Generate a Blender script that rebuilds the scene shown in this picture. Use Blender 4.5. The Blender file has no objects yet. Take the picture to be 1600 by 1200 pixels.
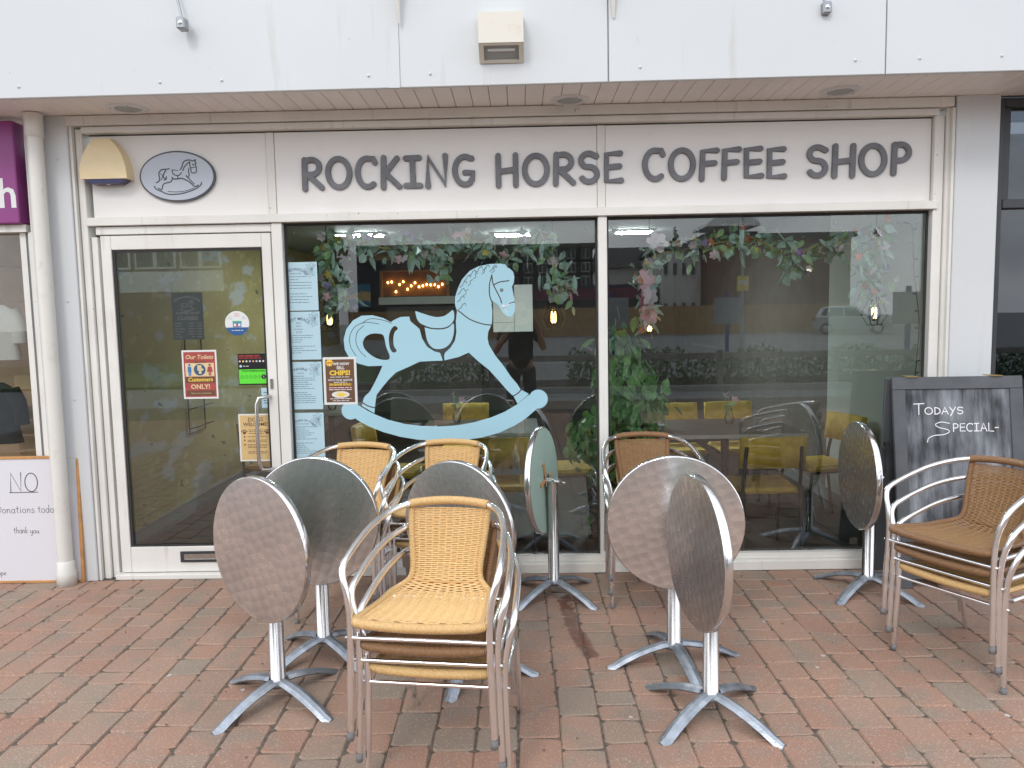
import bpy, math, random
import numpy as np
from mathutils import Vector, Matrix, Euler
random.seed(7)
R_ = math.radians
# ------------------------------------------------------------------ camera, sky, sun, exposure
scene = bpy.context.scene
COL = scene.collection
CAM = np.array([0.0, -4.704, 1.6]); FPX = 1205.0
_yaw, _pitch, _roll = R_(0.7), R_(5.25), R_(1.08)
_f = np.array([-math.sin(_yaw)*math.cos(_pitch), math.cos(_yaw)*math.cos(_pitch), -math.sin(_pitch)])
_r0 = np.array([math.cos(_yaw), math.sin(_yaw), 0.0]); _u0 = np.cross(_r0, _f)
_r = math.cos(_roll)*_r0 - math.sin(_roll)*_u0; _u = math.sin(_roll)*_r0 + math.cos(_roll)*_u0
cd = bpy.data.cameras.new('camera'); cam = bpy.data.objects.new('camera', cd); COL.objects.link(cam)
cd.sensor_width = 36.0; cd.lens = 36.0*FPX/1600.0; cd.clip_start = 0.02; cd.clip_end = 600
cam.matrix_world = Matrix(((_r[0], _u[0], -_f[0], CAM[0]), (_r[1], _u[1], -_f[1], CAM[1]), (_r[2], _u[2], -_f[2], CAM[2]), (0, 0, 0, 1)))
scene.camera = cam
SUN_EL, SUN_AZ = 40.0, 200.0          # sun high, behind and left of the viewer (azimuth clockwise from +Y)
w = bpy.data.worlds.new('World'); scene.world = w; w.use_nodes = True
nt = w.node_tree; nt.nodes.clear()
wo = nt.nodes.new('ShaderNodeOutputWorld'); bg = nt.nodes.new('ShaderNodeBackground')
sky = nt.nodes.new('ShaderNodeTexSky'); sky.sky_type = 'NISHITA'; sky.sun_disc = False
sky.sun_elevation = R_(SUN_EL); sky.sun_rotation = R_(SUN_AZ); sky.air_density = 1.2; sky.dust_density = 2.0
tc = nt.nodes.new('ShaderNodeTexCoord'); mp = nt.nodes.new('ShaderNodeMapping'); mp.inputs['Scale'].default_value = (1, 1, 2.6)
n1 = nt.nodes.new('ShaderNodeTexNoise'); n1.inputs['Scale'].default_value = 2.3; n1.inputs['Detail'].default_value = 7; n1.inputs['Roughness'].default_value = .55
cr = nt.nodes.new('ShaderNodeValToRGB'); cr.color_ramp.elements[0].position = .36; cr.color_ramp.elements[1].position = .66
cr.color_ramp.elements[0].color = (7.4, 8.1, 9.4, 1); cr.color_ramp.elements[1].color = (16.3, 16.9, 17.8, 1)
mx = nt.nodes.new('ShaderNodeMixRGB'); mx.inputs[0].default_value = .86
nt.links.new(tc.outputs['Generated'], mp.inputs[0]); nt.links.new(mp.outputs[0], n1.inputs[0]); nt.links.new(n1.outputs[0], cr.inputs[0])
nt.links.new(sky.outputs[0], mx.inputs[1]); nt.links.new(cr.outputs[0], mx.inputs[2]); nt.links.new(mx.outputs[0], bg.inputs[0])
bg.inputs[1].default_value = 0.10; nt.links.new(bg.outputs[0], wo.inputs[0])
sd = bpy.data.lights.new('sun', 'SUN'); sd.energy = 0.7; sd.angle = R_(14); sd.color = (1.0, .96, .90)
so = bpy.data.objects.new('sun', sd); COL.objects.link(so)
so.rotation_euler = Euler((R_(90 - SUN_EL), 0, R_(180 - SUN_AZ)), 'XYZ')
vs = scene.view_settings; vs.view_transform = 'Standard'; vs.look = 'None'; vs.gamma = 1.0; vs.use_curve_mapping = False
vs.exposure = 0.60
scene.cycles.max_bounces = 10; scene.cycles.transparent_max_bounces = 24; scene.cycles.caustics_reflective = False; scene.cycles.caustics_refractive = False
scene.cycles.use_denoising = True; scene.cycles.sample_clamp_indirect = 10.0
# ------------------------------------------------------------------ helpers
def ray(u, v): return _r*(u-800)/FPX + _u*(600-v)/FPX + _f
def PY(u, v, y=0.0):                     # the place on the upright plane at depth y that the photograph shows at (u, v)
    d = ray(u, v); t = (y-CAM[1])/d[1]; return CAM + t*d
def PZ(u, v, z=0.0):
    d = ray(u, v); t = (z-CAM[2])/d[2]; return CAM + t*d
def PR(u, v, Y):                          # a place behind the viewer, seen mirrored in the shop glass
    d = ray(u, v); t = (-Y-CAM[1])/d[1]; p = CAM + t*d; return np.array([p[0], Y, p[2]])
def link(o, parent=None):
    COL.objects.link(o)
    if parent is not None: o.parent = parent
    return o
def tag(o, label=None, cat=None, group=None, kind=None):
    if label: o['label'] = label
    if cat: o['category'] = cat
    if group: o['group'] = group
    if kind: o['kind'] = kind
    return o
def empty(name, loc=(0, 0, 0), rz=0.0, parent=None):
    o = bpy.data.objects.new(name, None); o.location = loc; o.rotation_euler = (0, 0, rz); o.empty_display_size = .1
    return link(o, parent)
class MB:                                  # collects faces, then links them as one mesh object
    def __init__(s): s.v = []; s.f = []; s.m = []; s.sm = []; s.mats = []
    def add(s, vs, fs, smooth=False, mi=0):
        b = len(s.v); s.v.extend([tuple(map(float, p)) for p in vs])
        for q in fs: s.f.append(tuple(b+i for i in q)); s.m.append(mi); s.sm.append(smooth)
        return s
    def box(s, x0, x1, y0, y1, z0, z1, mi=0, bev=0.0):
        if x0 > x1: x0, x1 = x1, x0
        if y0 > y1: y0, y1 = y1, y0
        if z0 > z1: z0, z1 = z1, z0
        if bev <= 0:
            vs = [(x, y, z) for z in (z0, z1) for y in (y0, y1) for x in (x0, x1)]
            return s.add(vs, [(0, 2, 3, 1), (4, 5, 7, 6), (0, 1, 5, 4), (2, 6, 7, 3), (0, 4, 6, 2), (1, 3, 7, 5)], False, mi)
        b = min(bev, (x1-x0)*.45, (y1-y0)*.45, (z1-z0)*.45); vs = []; idx = {}
        for ix, X in enumerate((x0, x1)):
            for iy, Y in enumerate((y0, y1)):
                for iz, Z in enumerate((z0, z1)):
                    sx, sy, sz = (1, -1)[ix], (1, -1)[iy], (1, -1)[iz]
                    idx[ix, iy, iz] = len(vs); vs += [(X, Y+sy*b, Z+sz*b), (X+sx*b, Y, Z+sz*b), (X+sx*b, Y+sy*b, Z)]
        I = lambda a, k: idx[a]+k; fs = []
        for i in (0, 1): 
            q = [I((i, 0, 0), 0), I((i, 1, 0), 0), I((i, 1, 1), 0), I((i, 0, 1), 0)]; fs.append(q if i else q[::-1])
            q = [I((0, i, 0), 1), I((0, i, 1), 1), I((1, i, 1), 1), I((1, i, 0), 1)]; fs.append(q if i else q[::-1])
            q = [I((0, 0, i), 2), I((1, 0, i), 2), I((1, 1, i), 2), I((0, 1, i), 2)]; fs.append(q if i else q[::-1])
        for i in (0, 1):
            for j in (0, 1):
                q = [I((0, i, j), 1), I((0, i, j), 2), I((1, i, j), 2), I((1, i, j), 1)]; fs.append(q if i ^ j else q[::-1])
                q = [I((i, 0, j), 0), I((i, 0, j), 2), I((i, 1, j), 2), I((i, 1, j), 0)]; fs.append(q[::-1] if i ^ j else q)
                q = [I((i, j, 0), 0), I((i, j, 0), 1), I((i, j, 1), 1), I((i, j, 1), 0)]; fs.append(q if i ^ j else q[::-1])
        for a, k in idx.items():
            q = [k, k+1, k+2]; fs.append(q if sum(a) % 2 else q[::-1])
        return s.add(vs, fs, False, mi)
    def tube(s, pts, rad, n=8, mi=0, caps=True, flat=1.0, up=None):
        pts = [Vector(p) for p in pts]; N = len(pts)
        rads = rad if isinstance(rad, (list, tuple)) else [rad]*N
        T = [((pts[min(i+1, N-1)]-pts[max(i-1, 0)]).normalized()) for i in range(N)]
        a = Vector(up) if up else (Vector((0, 0, 1)) if abs(T[0].z) < .9 else Vector((1, 0, 0)))
        nrm = (a - T[0]*a.dot(T[0])).normalized(); vs = []
        for i in range(N):
            nrm = (nrm - T[i]*nrm.dot(T[i]))
            nrm = nrm.normalized() if nrm.length > 1e-6 else T[i].orthogonal().normalized()
            b = T[i].cross(nrm)
            for k in range(n):
                t = 2*math.pi*k/n; vs.append(pts[i] + (nrm*math.cos(t)*flat + b*math.sin(t))*rads[i])
        fs = [(i*n+k, i*n+(k+1) % n, (i+1)*n+(k+1) % n, (i+1)*n+k) for i in range(N-1) for k in range(n)]
        s.add(vs, fs, n > 5, mi)
        if caps: s.add(vs[:n], [tuple(range(n))[::-1]], False, mi); s.add(vs[-n:], [tuple(range(n))], False, mi)
        return s
    def lathe(s, prof, n=24, c=(0, 0, 0), mi=0, axis='z', smooth=True):
        vs = []
        for r, h in prof:
            for k in range(n):
                t = 2*math.pi*k/n; a, b = r*math.cos(t), r*math.sin(t)
                vs.append((c[0]+a, c[1]+b, c[2]+h) if axis == 'z' else ((c[0]+a, c[1]-h, c[2]+b) if axis == 'y' else (c[0]+h, c[1]+a, c[2]+b)))
        fs = [(i*n+k, i*n+(k+1) % n, (i+1)*n+(k+1) % n, (i+1)*n+k) for i in range(len(prof)-1) for k in range(n)]
        return s.add(vs, fs, smooth, mi)
    def mesh(s, name, mats):
        me = bpy.data.meshes.new(name); me.from_pydata(s.v, [], s.f)
        for m_ in (mats if isinstance(mats, (list, tuple)) else [mats]): me.materials.append(m_)
        me.polygons.foreach_set('material_index', s.m); me.polygons.foreach_set('use_smooth', s.sm); me.update()
        return me
    def build(s, name, mats, parent=None, loc=(0, 0, 0), rot=(0, 0, 0)):
        o = bpy.data.objects.new(name, s.mesh(name, mats)); o.location = loc; o.rotation_euler = rot
        return link(o, parent)
def obj(name, me, parent=None, loc=(0, 0, 0), rot=(0, 0, 0)):
    o = bpy.data.objects.new(name, me); o.location = loc; o.rotation_euler = rot; return link(o, parent)
def box(name, m, x0, x1, y0, y1, z0, z1, parent=None, bev=0.0):
    return MB().box(x0, x1, y0, y1, z0, z1, bev=bev).build(name, m, parent)
def copy_tree(o, parent=None):
    c = o.copy(); COL.objects.link(c); c.parent = parent
    for ch in list(o.children): copy_tree(ch, c)
    return c
def smooth_path(pts, k=6):                 # Catmull-Rom through the points
    pts = [np.array(p, float) for p in pts]; P = [2*pts[0]-pts[1]] + pts + [2*pts[-1]-pts[-2]]; out = []
    for i in range(1, len(P)-2):
        for j in range(k):
            t = j/k; a, b, c, d = P[i-1], P[i], P[i+1], P[i+2]
            out.append(.5*((2*b)+(c-a)*t+(2*a-5*b+4*c-d)*t*t+(3*b-a-3*c+d)*t**3))
    return out+[pts[-1]]
def fill_mesh(name, loops, depth, m):      # flat plate with holes, loops in (x, z), facing -Y, thickness depth
    cu = bpy.data.curves.new(name, 'CURVE'); cu.dimensions = '2D'; cu.fill_mode = 'BOTH'; cu.extrude = depth/2
    for lp in loops:
        sp = cu.splines.new('POLY'); sp.points.add(len(lp)-1)
        for i, q in enumerate(lp): sp.points[i].co = (q[0], q[1], 0, 1)
        sp.use_cyclic_u = True
    o = bpy.data.objects.new(name, cu); me = bpy.data.meshes.new_from_object(o)
    me.transform(Matrix.Rotation(R_(90), 4, 'X')); me.materials.clear(); me.materials.append(m)
    bpy.data.objects.remove(o); bpy.data.curves.remove(cu); me.name = name; return me
def text_geo(body, size, align='CENTER', shear=0.0, bold=0.0, sx=1.0, arc=0.0):   # verts (x, z), faces; arc = radius of the bend
    cu = bpy.data.curves.new('t', 'FONT'); cu.body = body; cu.size = size; cu.align_x = align; cu.shear = shear; cu.offset = bold; cu.resolution_u = 2
    o = bpy.data.objects.new('t', cu); me = bpy.data.meshes.new_from_object(o)
    vs = [(q.co.x*sx, q.co.y) for q in me.vertices]; fs = [tuple(p.vertices) for p in me.polygons]
    bpy.data.objects.remove(o); bpy.data.curves.remove(cu); bpy.data.meshes.remove(me)
    if arc: vs = [((arc+z)*math.sin(x/arc), (arc+z)*math.cos(x/arc)-arc) for x, z in vs]
    return vs, fs
class Sheet:                               # flat print on a sheet standing at depth y (facing the viewer), local x, z
    def __init__(s, y0): s.mb = {}; s.y = y0
    def _g(s, m): return s.mb.setdefault(m.name, (m, MB()))[1]
    def text(s, body, x, z, size, m, **k):
        vs, fs = text_geo(body, size, **k); s._g(m).add([(x+a, s.y, z+b) for a, b in vs], fs); return s
    def rect(s, x0, x1, z0, z1, m, dy=0.0): 
        s._g(m).add([(x0, s.y+dy, z0), (x1, s.y+dy, z0), (x1, s.y+dy, z1), (x0, s.y+dy, z1)], [(0, 1, 2, 3)]); return s
    def disc(s, x, z, r, m, dy=0.0, n=20, rz=None):
        s._g(m).add([(x+r*math.cos(2*math.pi*i/n), s.y+dy, z+(rz or r)*math.sin(2*math.pi*i/n)) for i in range(n)], [tuple(range(n))]); return s
    def poly(s, pts, m, dy=0.0): s._g(m).add([(a, s.y+dy, b) for a, b in pts], [tuple(range(len(pts)))]); return s
    def line(s, pts, wd, m, dy=0.0):
        for (a, b), (c, d) in zip(pts, pts[1:]):
            L = math.hypot(c-a, d-b) or 1e-6; nx, nz = -(d-b)/L*wd/2, (c-a)/L*wd/2
            s._g(m).add([(a+nx, s.y+dy, b+nz), (a-nx, s.y+dy, b-nz), (c-nx, s.y+dy, d-nz), (c+nx, s.y+dy, d+nz)], [(0, 1, 2, 3)])
        return s
    def words(s, x0, x1, z, h, m, rnd, fill=.8):      # a line of print too small to read
        x = x0
        while x < x1:
            w_ = min(rnd.uniform(2.2, 6)*h, x1-x); s.rect(x, x+w_, z, z+h*.62, m); x += w_+h*.7
        return s
    def build(s, parent, name='print', loc=(0, 0, 0)):
        for m, mb in s.mb.values(): mb.build(name, m, parent, loc)
def stroke(mb, pts, wd, th, y=0.0, mi=0):  # raised stroke with round ends in the x-z plane, standing th proud of y towards -Y
    P = [np.array(p, float) for p in pts]; hw = wd/2
    d0 = (P[0]-P[1])/max(np.linalg.norm(P[0]-P[1]), 1e-9); d1 = (P[-1]-P[-2])/max(np.linalg.norm(P[-1]-P[-2]), 1e-9)
    C = [(P[0]+d0*hw*math.sin(a), hw*max(math.cos(a), .02)) for a in (R_(89), R_(65), R_(40), R_(18))] + [(p, hw) for p in P] + \
        [(P[-1]+d1*hw*math.sin(a), hw*max(math.cos(a), .02)) for a in (R_(18), R_(40), R_(65), R_(89))]
    N = len(C); vs = []; prof = [(-1, 0), (-1, .8), (-.86, 1), (0, 1.06), (.86, 1), (1, .8), (1, 0)]
    for i in range(N):
        t = C[min(i+1, N-1)][0]-C[max(i-1, 0)][0]; L = np.linalg.norm(t); t = t/L if L > 1e-9 else np.array([1., 0.])
        n = np.array([-t[1], t[0]]); c, h = C[i]
        for a, b in prof: q = c+n*h*a; vs.append((q[0], y-th*b, q[1]))
    k = len(prof); fs = [(i*k+j, (i+1)*k+j, (i+1)*k+j+1, i*k+j+1) for i in range(N-1) for j in range(k-1)]
    mb.add(vs, fs, False, mi); return mb
def arcp(cx, cz, rx, rz, a0, a1, n=14): return [(cx+rx*math.cos(R_(a0+(a1-a0)*i/n)), cz+rz*math.sin(R_(a0+(a1-a0)*i/n))) for i in range(n+1)]
# single-stroke hand lettering, cap height 1
GLY = {
 'R': (.72, [[(.06, 0), (.1, .98)], [(.1, .95)]+arcp(.36, .73, .3, .25, 95, -85)+[(.14, .47)], [(.22, .46), (.72, .02)]]),
 'O': (.9, [arcp(.45, .49, .42, .48, 80, 440, 28)]), 'C': (.72, [[(.72, .82), (.66, .96)]+arcp(.42, .49, .38, .48, 75, 305, 18)]),
 'K': (.68, [[(.06, 0), (.1, 1)], [(.62, .97), (.12, .44)], [(.16, .47), (.68, .02)]]), 'I': (.6, [[(.3, .95), (.3, .05)], [(.04, .96), (.56, .97)], [(.02, .04), (.58, .03)]]),
 'N': (.82, [[(.04, 0), (.08, .98), (.72, .03), (.76, 1)]]), 'G': (.78, [[(.68, .9)]+arcp(.42, .49, .39, .47, 60, 300, 18)+[(.7, .2), (.74, .42), (.42, .42)]]),
 'H': (.76, [[(.05, 0), (.07, 1)], [(.7, 0), (.72, 1)], [(.06, .46), (.7, .52)]]), 'S': (.7, [[(.66, .86)]+arcp(.36, .74, .28, .23, 50, 250, 12)+arcp(.36, .27, .3, .25, 80, -150, 14)]),
 'E': (.62, [[(.6, .96), (.08, .95), (.06, .04), (.62, .05)], [(.08, .5), (.56, .53)]]), 'F': (.6, [[(.62, .95), (.1, .93), (.06, 0)], [(.08, .5), (.54, .53)]]),
 'P': (.62, [[(.06, 0), (.08, .96)], [(.08, .94)]+arcp(.28, .7, .32, .27, 90, -90)+[(.1, .43)]]), 'T': (.74, [[(0, .97), (.74, 1)], [(.36, .97), (.34, 0)]]),
 'D': (.7, [[(.08, 0), (.1, .97)], [(.08, .96)]+arcp(.14, .48, .54, .47, 85, -85)+[(.06, .02)]]), 'A': (.72, [[(0, 0), (.36, 1), (.72, 0)], [(.14, .36), (.58, .36)]]),
 'Y': (.66, [[(.02, .98), (.32, .5)], [(.66, 1), (.1, -.25)]]), 'L': (.56, [[(.08, 1), (.06, .02), (.62, -.02)]]), '-': (.5, [[(.08, .42), (.46, .44)]]),
 'a': (.52, [arcp(.24, .26, .22, .26, 40, 400, 16), [(.44, .5), (.44, .08), (.52, 0)]]), 'o': (.52, [arcp(.25, .26, .22, .26, 90, 450, 16)]),
 'n': (.5, [[(.04, .5), (.05, 0), (.06, .34)]+arcp(.24, .32, .17, .2, 150, 0, 8)+[(.42, 0)]]), 't': (.42, [[(.2, .85), (.2, .1), (.34, .02)], [(0, .56), (.4, .58)]]),
 'i': (.22, [[(.1, .5), (.1, 0)], [(.1, .68), (.11, .72)]]), 's': (.42, [[(.36, .46)]+arcp(.2, .39, .15, .13, 60, 250, 8)+arcp(.2, .13, .18, .14, 80, -160, 8)]),
 'd': (.52, [arcp(.23, .26, .21, .26, 40, 400, 16), [(.45, 1), (.45, 0)]]), 'y': (.48, [[(.02, .5), (.06, .14), (.2, .03), (.38, .14), (.44, .5)], [(.44, .5), (.4, -.25), (.22, -.42), (.06, -.3)]]),
 'h': (.5, [[(.06, 1), (.05, 0), (.06, .34)]+arcp(.24, .32, .17, .2, 150, 0, 8)+[(.42, 0)]]), 'k': (.46, [[(.06, 1), (.05, 0)], [(.4, .5), (.08, .22), (.42, 0)]]),
 'u': (.5, [[(.04, .5), (.06, .12), (.2, .01), (.36, .1), (.42, .5), (.42, .06), (.5, 0)]]), 'p': (.5, [[(.05, .5), (.03, -.45)], arcp(.24, .26, .2, .25, 150, -170, 14)]),
 'e': (.46, [[(.05, .27), (.4, .3)]+arcp(.23, .26, .19, .26, 10, 310, 14)]), ' ': (.45, [])}
def lettering(mb, body, x, z, h, wd, th, y, gap=.16, slope=0.0, sx=1.0):
    for ch in body:
        wid, st = GLY[ch]
        for s_ in st: stroke(mb, [(x+p[0]*h*sx, z+p[1]*h+slope*(x+p[0]*h*sx)) for p in (smooth_path(s_, 2) if len(s_) > 5 else s_)], wd, th, y)
        x += (wid+gap)*h*sx
    return x
# ------------------------------------------------------------------ materials
def mat(name, col=(.5, .5, .5), rough=.5, metal=0.0, var=0.0, vscale=6.0, bump=0.0, bscale=60.0, spec=.5, var2=None, coat=0.0, emit=None, estr=0.0, dirt=None, dscale=2.0, damt=.4):
    m = bpy.data.materials.new(name); m.use_nodes = True; t = m.node_tree; p = t.nodes['Principled BSDF']
    p.inputs['Base Color'].default_value = (*col, 1); p.inputs['Roughness'].default_value = rough; p.inputs['Metallic'].default_value = metal
    p.inputs['Specular IOR Level'].default_value = spec; p.inputs['Coat Weight'].default_value = coat
    if emit: p.inputs['Emission Color'].default_value = (*emit, 1); p.inputs['Emission Strength'].default_value = estr
    L = t.links.new; geo = None
    if var or bump or dirt:
        geo = t.nodes.new('ShaderNodeNewGeometry')
    cur = None
    if var:
        nz = t.nodes.new('ShaderNodeTexNoise'); nz.inputs['Scale'].default_value = vscale; nz.inputs['Detail'].default_value = 6; L(geo.outputs['Position'], nz.inputs['Vector'])
        c = t.nodes.new('ShaderNodeValToRGB'); a = tuple(max(0, x*(1-var)) for x in col); b = var2 or tuple(min(1, x*(1+var)) for x in col)
        c.color_ramp.elements[0].color = (*a, 1); c.color_ramp.elements[1].color = (*b, 1); c.color_ramp.elements[0].position = .3; c.color_ramp.elements[1].position = .7
        L(nz.outputs[0], c.inputs[0]); cur = c.outputs[0]
    if dirt:
        nz = t.nodes.new('ShaderNodeTexNoise'); nz.inputs['Scale'].default_value = dscale; nz.inputs['Detail'].default_value = 9; nz.inputs['Roughness'].default_value = .7; L(geo.outputs['Position'], nz.inputs['Vector'])
        c = t.nodes.new('ShaderNodeValToRGB'); c.color_ramp.elements[0].position = .52; c.color_ramp.elements[1].position = .75; c.color_ramp.elements[1].color = (damt, damt, damt, 1)
        L(nz.outputs[0], c.inputs[0]); x = t.nodes.new('ShaderNodeMixRGB'); L(c.outputs[0], x.inputs[0]); x.inputs[2].default_value = (*dirt, 1)
        if cur: L(cur, x.inputs[1])
        else: x.inputs[1].default_value = (*col, 1)
        cur = x.outputs[0]
    if cur: L(cur, p.inputs['Base Color'])
    if bump:
        nz = t.nodes.new('ShaderNodeTexNoise'); nz.inputs['Scale'].default_value = bscale; nz.inputs['Detail'].default_value = 4; L(geo.outputs['Position'], nz.inputs['Vector'])
        bp = t.nodes.new('ShaderNodeBump'); bp.inputs['Strength'].default_value = bump; bp.inputs['Distance'].default_value = .01; L(nz.outputs[0], bp.inputs['Height']); L(bp.outputs[0], p.inputs['Normal'])
    return m
M = {}
def dm(key, *a, **k): M[key] = mat(key, *a, **k); return M[key]
dm('cream_paint', (0.722, 0.706, 0.664), .42, var=.05, vscale=3, bump=.05, bscale=30, dirt=(.42, .36, .28), dscale=3.2, damt=.22)
dm('sign_panel_cream', (0.756, 0.739, 0.714), .38, var=.03, vscale=1.5, dirt=(.55, .48, .40), dscale=1.6, damt=.18)
dm('white_cladding', (0.587, 0.605, 0.612), .32, var=.025, vscale=1.2, dirt=(.55, .53, .50), dscale=4.0, damt=.16)
dm('pvc_soffit', (0.887, 0.849, 0.823), .38, var=.05, vscale=2, dirt=(.50, .46, .42), dscale=3.0, damt=.18)
dm('pipe_plastic', (0.689, 0.672, 0.622), .35, dirt=(.40, .35, .28), dscale=5, damt=.35)
def weather(m, col, amt, lo=.63, hi=.72, sc=(9, 9, .9), det=8):
    t = m.node_tree; p = t.nodes['Principled BSDF']; L = t.links.new; N = t.nodes.new; g = N('ShaderNodeNewGeometry'); mp_ = N('ShaderNodeMapping'); mp_.inputs['Scale'].default_value = sc; n = N('ShaderNodeTexNoise'); n.inputs['Scale'].default_value = 1; n.inputs['Detail'].default_value = det
    L(g.outputs['Position'], mp_.inputs[0]); L(mp_.outputs[0], n.inputs['Vector']); c = N('ShaderNodeValToRGB'); c.color_ramp.elements[0].position = lo; c.color_ramp.elements[1].position = hi; c.color_ramp.elements[1].color = (amt, amt, amt, 1); L(n.outputs[0], c.inputs[0])
    x = N('ShaderNodeMixRGB'); L(c.outputs[0], x.inputs[0]); lk = p.inputs['Base Color'].links[0].from_socket; L(lk, x.inputs[1]); x.inputs[2].default_value = (*col, 1); L(x.outputs[0], p.inputs['Base Color'])
weather(M['white_cladding'], (.45, .42, .38), .35); weather(M['white_cladding'], (.20, .17, .14), .5, .75, .78, (34, 34, 30), 3); weather(M['cream_paint'], (.30, .25, .19), .35, .62, .74, (20, 20, 1.6)); weather(M['cream_paint'], (.16, .13, .10), .7, .73, .76, (45, 45, 38), 3); weather(M['pipe_plastic'], (.35, .30, .22), .5, .66, .74, (30, 30, 6))
dm('dark_gap', (.03, .028, .027), .8)
dm('purple', (0.252, 0.038, 0.202), .35, var=.12, vscale=2)
dm('white_print', (0.714, 0.714, 0.714), .5)
dm('letter_grey', (.150, .153, .165), .55, var=.18, vscale=14, bump=.15, bscale=90, dirt=(.20, .20, .21), dscale=9, damt=.5)
dm('alarm_cream', (0.756, 0.605, 0.361), .35, var=.05)
dm('alarm_blue', (.02, .02, .09), .2)
dm('logo_plate', (0.462, 0.504, 0.571), .3)
dm('logo_edge', (.07, .075, .085), .4)
dm('flood_cream', (0.706, 0.672, 0.588), .4, dirt=(.40, .30, .18), dscale=7, damt=.45)
dm('flood_inside', (.35, .38, .38), .25)
dm('steel', (.62, .61, .60), .22, metal=1.0, var=.08, vscale=20)
dm('alu_tube', (.92, .92, .93), .2, metal=1.0, var=.05, vscale=9, dirt=(.45, .44, .43), dscale=14, damt=.4)
dm('alu_column', (.66, .64, .63), .2, metal=1.0, var=.06, vscale=12)
dm('cast_alu', (.33, .36, .40), .38, metal=.85, var=.25, vscale=16, bump=.2, bscale=120, dirt=(.55, .56, .58), dscale=18, damt=.6)
dm('rim_band', (.74, .73, .73), .16, metal=1.0, bump=.12, bscale=26)
dm('mint', (0.370, 0.504, 0.428), .5, var=.04)
dm('black_plastic', (.02, .02, .022), .45)
dm('anthracite', (.035, .038, .043), .4, var=.15, vscale=8)
dm('grey_metal', (.32, .34, .36), .45, metal=.6)
dm('oak_strip', (.50, .25, .09), .45, var=.18, vscale=18)
dm('whiteboard', (0.655, 0.647, 0.679), .22)
dm('marker', (.05, .05, .055), .6)
dm('chalk', (.80, .80, .80), .9)
dm('board_frame', (0.081, 0.086, 0.094), .5, var=.15, vscale=10, bump=.1, bscale=40)
dm('brass', (.55, .40, .16), .35, metal=1.0)
dm('paper_blue', (0.420, 0.588, 0.655), .55)
dm('paper_line', (.10, .14, .19), .6)
dm('vinyl_blue', (0.370, 0.588, 0.672), .07)
dm('brown_line', (.055, .035, .03), .6)
dm('paper_white', (0.689, 0.689, 0.672), .5)
dm('poster_red', (0.353, 0.059, 0.050), .5, var=.12, vscale=30)
dm('poster_cream', (0.672, 0.521, 0.302), .5, var=.08, vscale=30)
dm('poster_navy', (.03, .09, .16), .5)
dm('poster_brown', (.13, .06, .03), .5)
dm('poster_blue', (.03, .17, .42), .5)
dm('kraft', (0.605, 0.420, 0.185), .55, var=.12, vscale=12)
dm('hyg_black', (.012, .012, .015), .3)
dm('hyg_green', (0.109, 0.672, 0.042), .4)
dm('red_print', (.55, .05, .04), .5)
dm('yellow_print', (.80, .55, .06), .5)
dm('green_print', (.06, .40, .22), .5)
dm('slate_print', (0.158, 0.200, 0.220), .45)
dm('sticker_blue', (.02, .09, .26), .4)
dm('string', (.55, .54, .50), .7)
# --- weave: warm rattan with darker brown chairs
def rattan(name, c1, c2):
    m = mat(name, c1, .42, var=.0); t = m.node_tree; p = t.nodes['Principled BSDF']; L = t.links.new
    g = t.nodes.new('ShaderNodeTexCoord'); n = t.nodes.new('ShaderNodeTexNoise'); n.inputs['Scale'].default_value = 110; n.inputs['Detail'].default_value = 3
    L(g.outputs['Object'], n.inputs['Vector']); c = t.nodes.new('ShaderNodeValToRGB'); c.color_ramp.elements[0].color = (*c2, 1); c.color_ramp.elements[1].color = (*c1, 1)
    c.color_ramp.elements[0].position = .25; c.color_ramp.elements[1].position = .7; L(n.outputs[0], c.inputs[0]); L(c.outputs[0], p.inputs['Base Color']); return m
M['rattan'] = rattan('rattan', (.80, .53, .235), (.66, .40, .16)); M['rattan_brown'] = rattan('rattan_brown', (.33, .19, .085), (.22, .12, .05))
def wrap_mat(name, c1, c2, axis):          # cane wound round a rail: fine rings
    m = rattan(name, c1, c2); t = m.node_tree; p = t.nodes['Principled BSDF']; L = t.links.new
    g = t.nodes.new('ShaderNodeTexCoord'); wv = t.nodes.new('ShaderNodeTexWave'); wv.bands_direction = axis; wv.inputs['Scale'].default_value = 55; wv.inputs['Distortion'].default_value = .6
    L(g.outputs['Object'], wv.inputs['Vector']); b = t.nodes.new('ShaderNodeBump'); b.inputs['Strength'].default_value = .8; b.inputs['Distance'].default_value = .003
    L(wv.outputs[0], b.inputs['Height']); L(b.outputs[0], p.inputs['Normal']); return m
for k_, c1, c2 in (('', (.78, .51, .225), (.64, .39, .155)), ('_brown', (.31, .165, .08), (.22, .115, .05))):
    M['wrap_x'+k_] = wrap_mat('wrap_x'+k_, c1, c2, 'X'); M['wrap_z'+k_] = wrap_mat('wrap_z'+k_, c1, c2, 'Z'); M['wrap_y'+k_] = wrap_mat('wrap_y'+k_, c1, c2, 'Y')
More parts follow.
